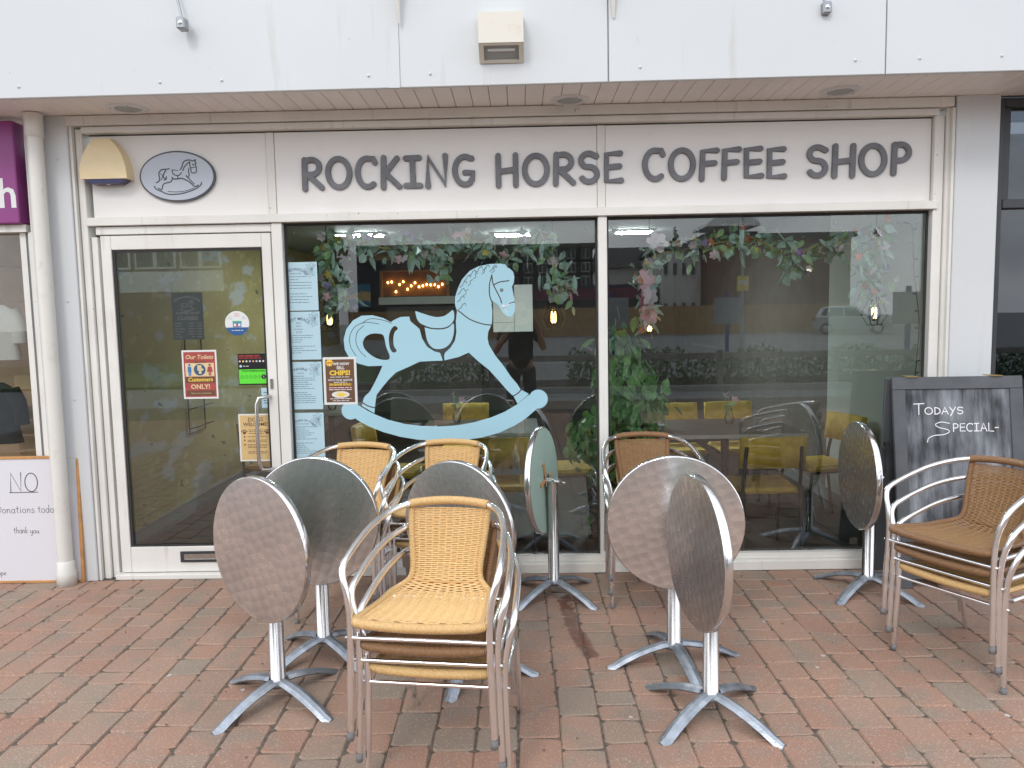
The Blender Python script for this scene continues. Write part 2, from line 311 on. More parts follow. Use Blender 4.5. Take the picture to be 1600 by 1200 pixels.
# --- glass: thin pane, mirror-like by Fresnel, clear otherwise
def glass_mat(name, tint=(.96, .985, .975), ior=1.64):
    m = bpy.data.materials.new(name); m.use_nodes = True; t = m.node_tree; t.nodes.clear(); L = t.links.new
    o = t.nodes.new('ShaderNodeOutputMaterial'); x = t.nodes.new('ShaderNodeMixShader'); tr = t.nodes.new('ShaderNodeBsdfTransparent'); gl = t.nodes.new('ShaderNodeBsdfGlossy')
    fr = t.nodes.new('ShaderNodeFresnel'); fr.inputs['IOR'].default_value = ior; gl.inputs['Roughness'].default_value = 0.0; tr.inputs[0].default_value = (*tint, 1); gl.inputs[0].default_value = (1, 1, 1, 1)
    L(fr.outputs[0], x.inputs[0]); L(tr.outputs[0], x.inputs[1]); L(gl.outputs[0], x.inputs[2]); L(x.outputs[0], o.inputs[0]); return m
M['glass'] = glass_mat('glass'); M['dark_glass'] = glass_mat('dark_glass', (.30, .33, .36), 1.7); M['clear_glass'] = glass_mat('clear_glass', (.95, .97, .96), 1.45)
# --- engine-turned table tops
def turned(name):
    m = mat(name, (.6, .57, .56), .33, metal=1.0); t = m.node_tree; p = t.nodes['Principled BSDF']; L = t.links.new; N = t.nodes.new
    def vm(op, a, b):
        q = N('ShaderNodeVectorMath'); q.operation = op
        for k, z in ((0, a), (1, b)):
            if z is None: continue
            if isinstance(z, tuple): q.inputs[k].default_value = z
            else: L(z, q.inputs[k])
        return q
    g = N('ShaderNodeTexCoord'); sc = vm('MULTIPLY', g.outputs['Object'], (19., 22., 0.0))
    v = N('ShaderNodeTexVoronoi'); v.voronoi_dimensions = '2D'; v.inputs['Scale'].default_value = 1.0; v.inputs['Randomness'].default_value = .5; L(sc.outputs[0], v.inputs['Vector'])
    d = vm('NORMALIZE', vm('SUBTRACT', sc.outputs[0], v.outputs['Position']).outputs[0], None); dt = vm('DOT_PRODUCT', d.outputs[0], (.55, .83, 0.0))  # brushed highlight painted into the colour: one side of each swirl lighter
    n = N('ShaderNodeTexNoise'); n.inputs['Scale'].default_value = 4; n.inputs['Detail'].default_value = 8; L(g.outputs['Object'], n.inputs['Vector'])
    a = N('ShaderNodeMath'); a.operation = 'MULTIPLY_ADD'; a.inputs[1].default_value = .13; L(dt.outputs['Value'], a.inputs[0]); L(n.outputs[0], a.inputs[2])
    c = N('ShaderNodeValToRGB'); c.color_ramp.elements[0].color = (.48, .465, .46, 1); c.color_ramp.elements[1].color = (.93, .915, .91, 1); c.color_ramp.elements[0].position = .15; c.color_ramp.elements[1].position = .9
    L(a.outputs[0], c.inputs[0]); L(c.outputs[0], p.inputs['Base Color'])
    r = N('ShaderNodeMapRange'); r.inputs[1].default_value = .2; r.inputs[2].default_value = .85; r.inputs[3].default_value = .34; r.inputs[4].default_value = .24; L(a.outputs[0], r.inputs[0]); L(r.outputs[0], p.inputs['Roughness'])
    b = N('ShaderNodeBump'); b.inputs['Strength'].default_value = .04; b.inputs['Distance'].default_value = .003; L(v.outputs['Distance'], b.inputs['Height']); L(b.outputs[0], p.inputs['Normal']); return m
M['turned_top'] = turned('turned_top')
# --- pavers
STAIN = [PZ(*q) for q in ((866, 915), (885, 945), (898, 985), (912, 1008), (926, 1026))]
def paver_mat(name, per_object):
    m = mat(name, (0.255, 0.139, 0.101), .85); t = m.node_tree; p = t.nodes['Principled BSDF']; L = t.links.new; N = t.nodes.new
    geo = N('ShaderNodeNewGeometry')
    if per_object: src = N('ShaderNodeObjectInfo').outputs['Random']
    else:
        at = N('ShaderNodeAttribute'); at.attribute_name = 'tone'; src = at.outputs['Fac']
    c = N('ShaderNodeValToRGB'); e = c.color_ramp.elements; e[0].color = (0.345, 0.196, 0.142, 1); e[1].color = (0.292, 0.233, 0.184, 1); e[0].position = .0; e[1].position = 1.0
    for pos, col in ((.25, (0.370, 0.222, 0.159)), (.5, (0.366, 0.236, 0.175)), (.72, (0.342, 0.207, 0.153)), (.88, (0.331, 0.229, 0.171))):
        q = e.new(pos); q.color = (*col, 1)
    L(src, c.inputs[0])
    n1 = N('ShaderNodeTexNoise'); n1.inputs['Scale'].default_value = 6.0; n1.inputs['Detail'].default_value = 7; L(geo.outputs['Position'], n1.inputs['Vector'])
    r1 = N('ShaderNodeValToRGB'); r1.color_ramp.elements[0].position = .48; r1.color_ramp.elements[1].position = .68; r1.color_ramp.elements[1].color = (.72, .72, .72, 1); L(n1.outputs[0], r1.inputs[0])
    x1 = N('ShaderNodeMixRGB'); L(r1.outputs[0], x1.inputs[0]); L(c.outputs[0], x1.inputs[1]); x1.inputs[2].default_value = (0.256, 0.218, 0.179, 1)
    n2 = N('ShaderNodeTexNoise'); n2.inputs['Scale'].default_value = 150; n2.inputs['Detail'].default_value = 4; L(geo.outputs['Position'], n2.inputs['Vector'])
    r2 = N('ShaderNodeValToRGB'); r2.color_ramp.elements[0].position = .56; r2.color_ramp.elements[1].position = .68; r2.color_ramp.elements[1].color = (.85, .85, .85, 1); L(n2.outputs[0], r2.inputs[0])
    x2 = N('ShaderNodeMixRGB'); L(r2.outputs[0], x2.inputs[0]); L(x1.outputs[0], x2.inputs[1]); x2.inputs[2].default_value = (0.519, 0.405, 0.310, 1)
    n3 = N('ShaderNodeTexNoise'); n3.inputs['Scale'].default_value = 1.6; n3.inputs['Detail'].default_value = 6; L(geo.outputs['Position'], n3.inputs['Vector'])
    r3 = N('ShaderNodeValToRGB'); r3.color_ramp.elements[0].color = (.74, .73, .72, 1); r3.color_ramp.elements[1].color = (1.12, 1.1, 1.08, 1); L(n3.outputs[0], r3.inputs[0])
    x3 = N('ShaderNodeMixRGB'); x3.blend_type = 'MULTIPLY'; x3.inputs[0].default_value = 1; L(x2.outputs[0], x3.inputs[1]); L(r3.outputs[0], x3.inputs[2])
    # a spilled-drink trail: distance to a short chain of points on the ground
    prev = None
    nd = N('ShaderNodeTexNoise'); nd.inputs['Scale'].default_value = 9; L(geo.outputs['Position'], nd.inputs['Vector'])
    for i in range(len(STAIN)-1):
        for k in range(5):
            q = STAIN[i]*(1-k/5)+STAIN[i+1]*k/5
            d = N('ShaderNodeVectorMath'); d.operation = 'DISTANCE'; L(geo.outputs['Position'], d.inputs[0]); d.inputs[1].default_value = (q[0], q[1], 0)
            if prev is None: prev = d.outputs['Value']
            else:
                mm = N('ShaderNodeMath'); mm.operation = 'MINIMUM'; L(prev, mm.inputs[0]); L(d.outputs['Value'], mm.inputs[1]); prev = mm.outputs[0]
    ad = N('ShaderNodeMath'); ad.operation = 'MULTIPLY_ADD'; ad.inputs[1].default_value = .05; L(nd.outputs[0], ad.inputs[0]); L(prev, ad.inputs[2])
    st = N('ShaderNodeMapRange'); st.inputs[1].default_value = .058; st.inputs[2].default_value = .072; st.inputs[3].default_value = 1.0; st.inputs[4].default_value = 0; L(ad.outputs[0], st.inputs[0])
    x4 = N('ShaderNodeMixRGB'); L(st.outputs[0], x4.inputs[0]); L(x3.outputs[0], x4.inputs[1]); x4.inputs[2].default_value = (.16, .065, .042, 1)
    L(x4.outputs[0], p.inputs['Base Color'])
    rr = N('ShaderNodeMapRange'); rr.inputs[3].default_value = .85; rr.inputs[4].default_value = .35; L(st.outputs[0], rr.inputs[0]); L(rr.outputs[0], p.inputs['Roughness'])
    b = N('ShaderNodeBump'); b.inputs['Strength'].default_value = .6; b.inputs['Distance'].default_value = .004; L(n2.outputs[0], b.inputs['Height']); L(b.outputs[0], p.inputs['Normal']); return m
M['paver'] = paver_mat('paver', True); M['paver_mass'] = paver_mat('paver_mass', False)
dm('joint_sand', (.125, .10, .078), .95, var=.45, vscale=40, bump=.4, bscale=200, dirt=(.24, .19, .14), dscale=4, damt=.8)
dm('asphalt', (.235, .24, .245), .9, var=.15, vscale=3, bump=.3, bscale=150)
# ------------------------------------------------------------------ ground
gm = MB().box(-90, 90, -140, 9.0, -.30, -.012).build('ground', M['asphalt']); tag(gm, kind='structure')
pav = MB().box(-7.5, 7.5, -9.2, -.005, -.009, -.0035).build('pavement', M['joint_sand']); tag(pav, kind='structure')
def paver_geo(L, W, seed):
    rnd = random.Random(seed); g = .0026; x0, x1, y0, y1 = -W/2+g, W/2-g, -L/2+g, L/2-g; b = .005
    j = lambda s=.0042: rnd.uniform(-s, s)
    def ring(ins, z):
        pts = []
        for cx, cy, sx, sy in ((x0, y0, 1, 1), (x1, y0, -1, 1), (x1, y1, -1, -1), (x0, y1, 1, -1)):
            r = .014
            a, b_ = (cx+sx*ins, cy+sy*(ins+r)), (cx+sx*(ins+r), cy+sy*ins)
            if sx*sy < 0: a, b_ = b_, a
            pts += [a, b_]
        return pts, z
    top, _ = ring(b, 0); bot, _ = ring(0, 0); jit = [(j(), j()) for _ in range(8)]
    v = [(p[0]+q[0], p[1]+q[1], -.004+j(.0012)) for p, q in zip(bot, jit)] + [(p[0]+q[0], p[1]+q[1], .002+j(.001)) for p, q in zip(top, jit)] + [(p[0]+q[0], p[1]+q[1], -.02) for p, q in zip(bot, jit)]
    f = [tuple(range(8, 16))] + [(i, (i+1) % 8, 8+(i+1) % 8, 8+i) for i in range(8)] + [(16+i, 16+(i+1) % 8, (i+1) % 8, i) for i in range(8)]
    return v, f
PVM = {}
for L_ in (.12, .16, .24):
    for s_ in range(3):
        v_, f_ = paver_geo(L_, .16, int(L_*1000)*7+s_); mb = MB().add(v_, f_); PVM[L_, s_] = (mb.mesh('paver', M['paver']), v_, f_)
rnd = random.Random(11); spots = []
ncol = int(12.4/.16)
for c_ in range(ncol):                      # courses run away from the shop, a header course lies along the sill
    x = -6.2+c_*.16; y = -.2465
    spots.append((x, -.125, .24, 0)) if False else None
    first = True
    while y > -7.4:
        L_ = rnd.choice((.12, .16, .16, .24, .24)); spots.append((x+rnd.uniform(-.003, .003)+.006*math.sin(y*2.1+c_*.13), y-L_/2, L_, 0.0)); y -= L_
xx = -6.2
while xx < 6.2:
    L_ = rnd.choice((.16, .24, .24)); spots.append((xx+L_/2, -.165, L_, 90)); xx += L_
def seen(x, y):
    d = np.array([x, y, 0])-CAM; z = d@_f
    if z < .3: return None
    return 800+FPX*(d@_r)/z, 600-FPX*(d@_u)/z, z
vis = []
for s_ in spots:
    q = seen(s_[0], s_[1])
    if q and -30 < q[0] < 1630 and q[1] < 1225: vis.append((q[2], s_))
vis.sort(key=lambda t: t[0]); near = {id(t[1]) for t in vis[:300]}
tone_v, mass = [], MB()
for s_ in spots:
    x, y, L_, a_ = s_; k = (L_, rnd.randrange(3)); me, v_, f_ = PVM[k]
    tx, ty = R_(rnd.uniform(-.35, .35)), R_(rnd.uniform(-.35, .35)); dz = rnd.uniform(-.0012, .0012)
    if id(s_) in near:
        obj('paver', me, pav, (x, y, dz), (tx, ty, R_(a_+rnd.choice((0, 180))+rnd.uniform(-.5, .5))))
    else:
        Mx = Matrix.Translation((x, y, dz)) @ Euler((tx, ty, R_(a_+rnd.choice((0, 180))+rnd.uniform(-.5, .5)))).to_matrix().to_4x4()
        mass.add([Mx @ Vector(p) for p in v_], f_); tone_v += [rnd.random()]*len(f_)
pm = mass.mesh('paver', M['paver_mass']); at = pm.attributes.new('tone', 'FLOAT', 'FACE'); at.data.foreach_set('value', tone_v)
pf = obj('paver_field', pm, pav); pf['kind'] = 'stuff'
rl = random.Random(77); lit = MB()
for i in range(260):
    x = rl.uniform(-3.2, 3.2); y = -.1-abs(rl.gauss(0, .25)) if i < 120 else rl.uniform(-2.6, -.1); k = rl.uniform(.0015, .005); a = rl.uniform(0, 3.14); ca, sa = math.cos(a), math.sin(a)
    lit.add([(x+k*2*ca, y+k*2*sa, .0035), (x-k*sa, y+k*ca, .0045+k*.4), (x-k*2*ca, y-k*2*sa, .0035), (x+k*sa, y-k*ca, .006)], [(0, 1, 2, 3)])
dm('litter', (.10, .07, .045), .9, var=.5, vscale=90); lo_ = lit.build('debris', M['litter']); tag(lo_, 'small dry leaf bits and grit scattered on the paving', 'debris', kind='stuff')
dm('gum', (.50, .46, .42), .8); gm_ = MB()
for i in range(26):
    x, y, r = rl.uniform(-3, 3), rl.uniform(-2.6, -.3), rl.uniform(.006, .013); gm_.add([(x+r*rl.uniform(.8, 1.2)*math.cos(k*.7), y+r*rl.uniform(.8, 1.2)*math.sin(k*.7), .0042) for k in range(9)], [tuple(range(9))])
gs_ = gm_.build('gum_spots', M['gum']); tag(gs_, 'flattened pale chewing gum spots on the paving', 'gum', kind='stuff')
# ------------------------------------------------------------------ shopfront
sf = empty('shopfront', (0, 0, 0)); tag(sf, 'cream coffee shop front with glazed door, two big windows and lettered sign board', 'shopfront')
CP = M['cream_paint']
sill = box('sill', CP, -1.41, 2.50, -.085, .03, 0, .062, sf, .004)
box('bottom_bead', M['mint'] if False else CP, -1.405, 2.44, -.045, -.006, .064, .10, sf)
box('transom', CP, -2.57, 2.463, -.075, .03, 2.163, 2.212, sf, .003)
box('door_post', CP, -1.475, -1.412, -.060, .03, .0, 2.161, sf, .003)
box('mullion', CP, .471, .524, -.060, .03, .064, 2.161, sf, .003)
box('jamb', CP, 2.441, 2.497, -.060, .03, .064, 2.70, sf, .003); box('jamb', CP, -2.612, -2.572, -.060, .03, 0, 2.728, sf, .003)
box('jamb', CP, -2.567, -2.530, -.040, .03, 0, 2.10, sf, .002)
box('head_trim', CP, -2.565, 2.455, -.080, .03, 2.700, 2.737, sf, .003); box('head_trim', CP, -2.64, 2.53, -.100, .03, 2.741, 2.797, sf, .004)
box('door_head', CP, -2.53, -1.478, -.052, .03, 2.112, 2.158, sf, .002)
for x0, x1 in ((-2.545, -1.492), (-1.442, .470), (.520, 2.436)):
    box('sign_panel', M['sign_panel_cream'], x0, x1, -.030, .02, 2.216, 2.692, sf, .002)
box('batten', CP, -1.4905, -1.4435, -.036, .02, 2.216, 2.692, sf, .002); box('batten', CP, .4715, .5185, -.036, .02, 2.216, 2.692, sf, .002)
box('shadow_gap', M['dark_gap'], -2.55, 2.44, -.022, .025, 2.694, 2.699, sf)
for i, (x0, x1) in enumerate(((-1.411, .470), (.525, 2.440))):
    fr_ = MB().box(x0, x1, -.004, .004, .10, 2.160).build('window_pane', M['glass'], sf)
    for (a, b, c, d) in ((x0, x0+.012, .10, 2.16), (x1-.012, x1, .10, 2.16), (x0+.012, x1-.012, 2.146, 2.16)):
        box('gasket', M['dark_gap'], a, b, -.016, -.0045, c, d, fr_)
    for gx in (x0+.05, x1-.05, (x0+x1)/2-.25, (x0+x1)/2+.42):
        MB().lathe([(.001, .0), (.016, .0), (.016, .004), (.011, .007), (.001, .007)], 14, (gx, .006, 2.105), axis='y').build('suction_cup', M['clear_glass'], fr_, loc=(0, .012, 0))
# door
dr = box('door', CP, -2.508, -2.447, -.05, .0, .035, 2.105, sf, .003)
box('stile', CP, -1.540, -1.484, -.05, .0, .035, 2.105, dr, .003)
box('rail', CP, -2.4465, -1.5405, -.049, .0, .035, .195, dr, .003); box('rail', CP, -2.4465, -1.5405, -.049, .0, 2.022, 2.105, dr, .003)
MB().box(-2.446, -1.541, -.027, -.021, .196, 2.021).build('door_glass', M['glass'], dr)
for a, b, c, d in ((-2.446, -2.430, .196, 2.021), (-1.553, -1.541, .196, 2.021), (-2.43, -1.553, .196, .205), (-2.43, -1.553, 2.006, 2.021)):
    box('gasket', M['dark_gap'], a, b, -.040, -.028, c, d, dr)
hx = -1.565
MB().tube([(hx+.035, -.05, 1.125), (hx+.02, -.095, 1.125), (hx-.015, -.115, 1.12), (hx-.028, -.12, 1.08), (hx-.030, -.12, .90), (hx-.028, -.12, .72), (hx-.015, -.115, .682), (hx+.02, -.095, .677), (hx+.035, -.05, .677)], .0115, 12).build('handle', M['steel'], dr)
lb = MB(); lb.box(-2.135, -1.845, -.058, -.0492, .150, .165); lb.box(-2.135, -1.845, -.058, -.0492, .098, .112); lb.box(-2.135, -2.118, -.058, -.0492, .112, .150); lb.box(-1.862, -1.845, -.058, -.0492, .112, .150)
lb.build('letterbox', M['anthracite'], dr); box('letter_flap', M['steel'], -2.116, -1.864, -.053, -.0492, .118, .146, dr)
box('lock', M['steel'], -1.525, -1.508, -.056, -.0502, 1.17, 1.23, dr)
box('threshold', M['cream_paint'], -2.53, -1.478, -.09, .03, .0, .030, sf, .003)
# ------------------------------------------------------------------ sign letters (each a raised letter)
sg = empty('sign_lettering', (0, -.03, 2.35)); tag(sg, 'raised dark grey hand-style letters spelling the shop name on the cream sign board', 'sign lettering')
for word, u0, u1, v0, v1 in (('ROCKING', 470, 745, 298, 290), ('HORSE', 773, 975, 292, 288), ('COFFEE', 1003, 1230, 283, 281), ('SHOP', 1258, 1425, 279, 272)):
    a = PY(u0, v0, -.045); b = PY(u1, v1, -.045); h = .172
    gap = .24; tot = sum(GLY[c][0] for c in word)+gap*(len(word)-1); sx = (b[0]-a[0]-.03)/(tot*h); x = a[0]+.015; z0 = a[2]+.012; sl = (b[2]-a[2])/(b[0]-a[0])*.6
    for ch in word:
        mb = MB(); wid, st = GLY[ch]; zz = z0+sl*(x-a[0])+random.uniform(-.004, .004)
        for s_ in st: stroke(mb, [(p[0]*h*sx, p[1]*h) for p in s_], .034, .014)
        mb.build('letter', M['letter_grey'], sg, (x, -.0005, zz-2.35), (0, R_(random.uniform(-1.5, 1.5)), 0)); x += (wid+gap)*h*sx
# oval logo plate
c_ = PY(278, 276, -.04); ov = empty('oval_sign', (c_[0], -.03, c_[2])); tag(ov, 'oval pale blue plaque with a dark rocking horse drawing, above the door', 'sign')
def oval(rx, rz, n=56): return [(rx*math.cos(2*math.pi*i/n), rz*math.sin(2*math.pi*i/n)) for i in range(n)]
obj('border', fill_mesh('border', [oval(.226, .149)], .016, M['logo_edge']), ov, (0, -.009, 0)); obj('plate', fill_mesh('plate', [oval(.216, .139)], .004, M['logo_plate']), ov, (0, -.0195, 0))
def lg(u, v): return ((u-775)/1195*.452, (565-v)/800*.298)
hl = MB()
LOGO = [([(440, 660), (480, 640), (500, 600), (490, 520), (520, 470), (570, 450), (600, 470), (570, 520), (560, 580), (600, 600), (570, 620)], 13), ([(520, 620), (545, 560), (520, 520)], 8), ([(580, 455), (660, 445)], 12),
 ([(705, 465), (705, 500), (725, 535), (775, 552), (815, 545), (845, 510)], 12), ([(705, 462), (790, 475)], 8), ([(785, 555), (785, 600)], 12), ([(610, 570), (600, 610)], 12),
 ([(830, 465), (860, 420), (880, 360), (920, 325), (985, 315), (1040, 330), (1080, 312), (1070, 350), (1090, 370)], 13), ([(870, 480), (900, 420), (950, 370), (980, 350)], 12), ([(990, 340), (985, 400), (1000, 440), (1000, 500), (1040, 520), (1080, 505), (1085, 470), (1085, 430), (1070, 380)], 11), ([(1000, 440), (1080, 425)], 9), ([(1035, 385), (1045, 392)], 16),
 ([(970, 440), (960, 500), (970, 540), (955, 590), (990, 640), (1040, 690)], 11), ([(695, 580), (720, 605), (790, 605), (850, 600), (940, 640), (1000, 690), (1050, 735), (1100, 710)], 14), ([(700, 600), (670, 650), (580, 670), (545, 700), (520, 770), (470, 745)], 12), ([(920, 560), (945, 590)], 14),
 ([(410, 715), (430, 755), (520, 800), (620, 842), (760, 845), (900, 822), (1050, 770), (1140, 710), (1155, 670)], 13), ([(620, 800), (760, 810), (900, 795), (1030, 755)], 7)]
for pts, wd in LOGO: stroke(hl, [lg(*p) for p in smooth_path(pts, 4)], wd*1.45/1195*.452, .0012, 0)
hl.build('drawing', M['logo_edge'], ov, (0, -.0217, 0))
# alarm box
ab = empty('alarm_box', (-2.425, -.03, 2.40)); tag(ab, 'cream alarm bell box with dark blue base mounted left of the oval plaque', 'alarm box')
fr = [(-.142, .03), (-.142, .10), (-.125, .165), (-.095, .225), (-.06, .262), (.03, .266), (.072, .225), (.108, .165), (.128, .10), (.135, .03)]
n_ = len(fr); D_ = .085; vs_ = [(x, -D_+max(0, (z-.12))*.12, z) for x, z in fr]+[(x*.98+.006, .0, z) for x, z in fr]
MB().add(vs_, [tuple(range(n_))]+[(i, n_+i, n_+(i+1) % n_, (i+1) % n_) for i in range(n_)]).build('cover', M['alarm_cream'], ab)
MB().add([(x*f, y, z) for z, f in ((.0285, .92), (.004, .62)) for x, y in ((-.135, -.080), (.13, -.080), (.13, -.001), (-.135, -.001))], [(0, 1, 5, 4), (1, 2, 6, 5), (2, 3, 7, 6), (3, 0, 4, 7), (4, 5, 6, 7), (0, 3, 2, 1)]).build('lens', M['alarm_blue'], ab)
MB().lathe([(.001, -.002), (.011, -.002), (.012, .006)], 12, (.0, -.04, .003)).build('screw', M['steel'], ab)
# ------------------------------------------------------------------ canopy: soffit planks, fascia, fittings
so_ = MB().box(-6, 6, -.42, .0, 2.812, 2.83).build('soffit', M['dark_gap']); tag(so_, kind='structure')
pl = MB().box(-.0485, .0485, -.512, -.02, 2.800, 2.811, bev=.003).mesh('plank', M['pvc_soffit'])
for i in range(118): obj('plank', pl, so_, (-5.9+i*.1, -.0175*(-5.9+i*.1), 0))
for u, v in ((200, 169), (890, 156), (1313, 142)):
    p = PZ(u, v, 2.799); sp_ = empty('soffit_speaker', (p[0], p[1], 2.7985))
    tag(sp_, {200: 'round ceiling grille in the soffit above the door', 890: 'round ceiling grille in the soffit near the middle window post', 1313: 'round ceiling grille in the soffit above the end of the sign'}[u], 'ceiling speaker', 'round soffit grilles')
    MB().lathe([(.072, -.001), (.074, -.008), (.105, -.006), (.112, .001)], 28).build('bezel', M['white_print'], sp_); MB().lathe([(.0005, -.004), (.0725, -.004)], 24).build('grille', M['flood_inside'], sp_)
    for a in range(4): MB().lathe([(.0005, -.011), (.006, -.0095), (.006, -.005)], 8, (.09*math.cos(a*1.57+.4), .09*math.sin(a*1.57+.4), 0)).build('screw', M['steel'], sp_)
fa = empty('canopy_fascia', (0, -.53, 2.79)); fa.rotation_euler = (0, 0, R_(-1.0)); tag(fa, 'white panelled canopy fascia running above the shop', 'fascia')
xs = [-6.0] + [PY(u, 100, -.53)[0] for u in (623, 950, 1378)] + [6.0]
for a, b in zip(xs, xs[1:]): box('panel', M['white_cladding'], a+.0025, b-.0025, -.012, .012, .0, 1.5, fa, .004)
box('backing', M['white_cladding'], -6, 6, .014, .02, .012, 1.49, fa)
for u in (20, 245, 343, 575, 672, 1000, 1333, 1432, 1558):
    v = 132-(u/1600)*42; p = PY(u, v, -.545); MB().lathe([(.0005, .0065), (.006, .0045), (.009, .0)], 10, (p[0], -.0125-.0, p[2]-2.79), axis='y').build('rivet', M['white_cladding'], fa)
xj = PY(615, 100, -.54)[0]; box('joint_strip', M['white_cladding'], xj-.03, xj+.03, -.0165, -.0125, .0, .42, fa)
fl = empty('floodlight', (PY(783, 60, -.60)[0], -.545, 2.895)); tag(fl, 'square cream floodlight box on the canopy fascia', 'floodlight')
fm = MB(); prof = [(-.115, .004), (-.115, .225), (.115, .225), (.115, .004)]
vs_ = [(-.115, -.10, .075), (.115, -.10, .075), (.115, -.105, .225), (-.115, -.105, .225), (-.115, .0, .004), (.115, .0, .004), (.115, 0, .235), (-.115, 0, .235)]
fm.add(vs_, [(0, 1, 2, 3), (3, 2, 6, 7), (0, 3, 7, 4), (1, 5, 6, 2), (4, 7, 6, 5)]); fm.build('housing', M['flood_cream'], fl)
fg = MB(); q0, q1 = np.array((-.115, -.10, .073)), np.array((-.115, -.004, .003))
for t0, t1 in ((0, .12), (.88, 1.0)):
    a, b = q0+(q1-q0)*t0, q0+(q1-q0)*t1; fg.add([(-.115, a[1], a[2]), (.115, a[1], a[2]), (.115, b[1], b[2]), (-.115, b[1], b[2])], [(0, 3, 2, 1)])
for x0, x1 in ((-.115, -.09), (.09, .115)):
    a, b = q0+(q1-q0)*.12, q0+(q1-q0)*.88; fg.add([(x0, a[1], a[2]), (x1, a[1], a[2]), (x1, b[1], b[2]), (x0, b[1], b[2])], [(0, 3, 2, 1)])
fg.build('frame', M['flood_cream'], fl)
a, b = q0+(q1-q0)*.12, q0+(q1-q0)*.88
MB().add([(-.09, a[1]+.012, a[2]+.012), (.09, a[1]+.012, a[2]+.012), (.09, b[1]+.012, b[2]+.012), (-.09, b[1]+.012, b[2]+.012)], [(0, 3, 2, 1)]).build('lens', M['flood_inside'], fl)
MB().tube([(-.07, -.05, .055), (.07, -.05, .055)], .008, 8).build('lamp_tube', M['paper_white'], fl)
for u, v, nm, lab in ((285, 38, 'cable_bracket', 'small grey clamp fixed to the fascia above the oval plaque'), (1290, 14, 'cable_bracket', 'small grey clamp fixed to the fascia above the end of the sign')):
    p = PY(u, v, -.575); cb = empty(nm, tuple(p)); tag(cb, lab, 'bracket', 'grey clamps on the fascia')
    MB().box(-.022, .022, -.03, .03, -.03, .03, bev=.006).build('clamp', M['grey_metal'], cb); MB().lathe([(.0005, .033), (.012, .031), (.014, .028)], 12, axis='y').build('bolt', M['steel'], cb)
    MB().tube([(.0, .0, .03), (-.02, .02, .10), (-.06, .03, .26)], .006, 6).build('stay', M['grey_metal'], cb)
for u, lab in ((622, 'white triangular bracket at the fascia joint left of the floodlight'), (957, 'white triangular bracket at the fascia joint right of the floodlight')):
    p = PY(u, 36 if u == 622 else 28, -.56); tb = MB(); tb.add([(0, 0, 0), (-.03, .0, .30), (-.03, -.09, .30), (.012, 0, 0), (.012, .0, .30), (.012, -.09, .30)], [(0, 1, 2), (3, 5, 4), (0, 2, 5, 3), (1, 4, 5, 2), (0, 3, 4, 1)])
    tag(tb.build('canopy_bracket', M['cream_paint'], loc=tuple(p)), lab, 'bracket', 'white canopy brackets')
# upper wall of the building
ub = MB().box(-14, 14, .05, .35, 2.84, 6.5).build('upper_wall', M['white_cladding']); tag(ub, 'pale wall of the building above the canopy', 'wall')
# ------------------------------------------------------------------ pilasters, downpipe, neighbours
pl_ = empty('pilaster', (-2.76, 0, 0)); tag(pl_, 'white clad pilaster behind the downpipe, left of the door', 'pilaster', 'white pilasters beside the shopfront')
box('cladding', M['white_cladding'], -.125, .125, -.10, .04, 0, 2.80, pl_, .004); box('corner_strip', M['cream_paint'], -.14, -.127, -.085, .04, 0, 2.80, pl_); box('corner_strip', M['cream_paint'], .127, .143, -.085, .04, 0, 2.80, pl_)
for z in (2.55, 1.72, 1.13): MB().lathe([(.0005, .005), (.007, .003), (.008, 0)], 10, (.06, -.1005, z), axis='y').build('rivet', M['white_cladding'], pl_)
pr_ = empty('pilaster', (2.66, 0, 0)); tag(pr_, 'white clad pilaster between the big window and the dark shopfront', 'pilaster', 'white pilasters beside the shopfront')
box('cladding', M['white_cladding'], -.122, .128, -.11, .04, 0, 2.80, pr_, .004); box('corner_strip', M['cream_paint'], -.160, -.124, -.075, .04, 0, 2.74, pr_); box('corner_strip', M['cream_paint'], -.140, -.1235, -.10, -.0755, 0, 2.735, pr_)
dp = empty('downpipe', (-2.787, -.165, 0)); tag(dp, 'cream plastic downpipe running down the pilaster beside the door', 'downpipe')
MB().lathe([(.043, .10), (.043, 2.799)], 20).build('pipe', M['pipe_plastic'], dp); MB().lathe([(.0435, .0), (.056, .0), (.056, .085), (.049, .10), (.049, .15), (.0435, .155)], 20).build('shoe', M['pipe_plastic'], dp)
MB().lathe([(.0435, 2.66), (.049, 2.662), (.049, 2.70), (.052, 2.795)], 20).build('collar', M['pipe_plastic'], dp)
# left neighbour
nb = empty('neighbour_shopfront', (-3.6, 0, 0)); tag(nb, 'neighbouring shopfront with purple sign and cream window frame at the picture edge', 'shopfront')
ps = box('purple_sign', M['purple'], -.9, .665, -.13, -.02, 2.18, 2.77, nb, .006)
sh = Sheet(-.1315); hx_ = PY(0, 320, -.13)[0]+3.6; sh.text('h', hx_-.012, PY(0, 324, -.13)[2], .24, M['white_print'], align='LEFT', bold=.004); sh.build(ps, 'lettering')
box('lintel', CP, -.9, .675, -.09, .04, 2.135, 2.178, nb); fr2 = box('window_frame', CP, .615, .650, -.06, .04, 0, 2.133, nb); box('window_frame', CP, .675, .70, -.075, .04, 0, 2.133, nb); box('window_frame', M['grey_metal'], .651, .674, -.05, .04, 0, 2.133, nb)
MB().box(-.9, .614, -.01, -.005, .4, 2.133).build('window_pane', M['clear_glass'], nb); box('stall_riser', CP, -.9, .614, -.05, .04, 0, .4, nb)
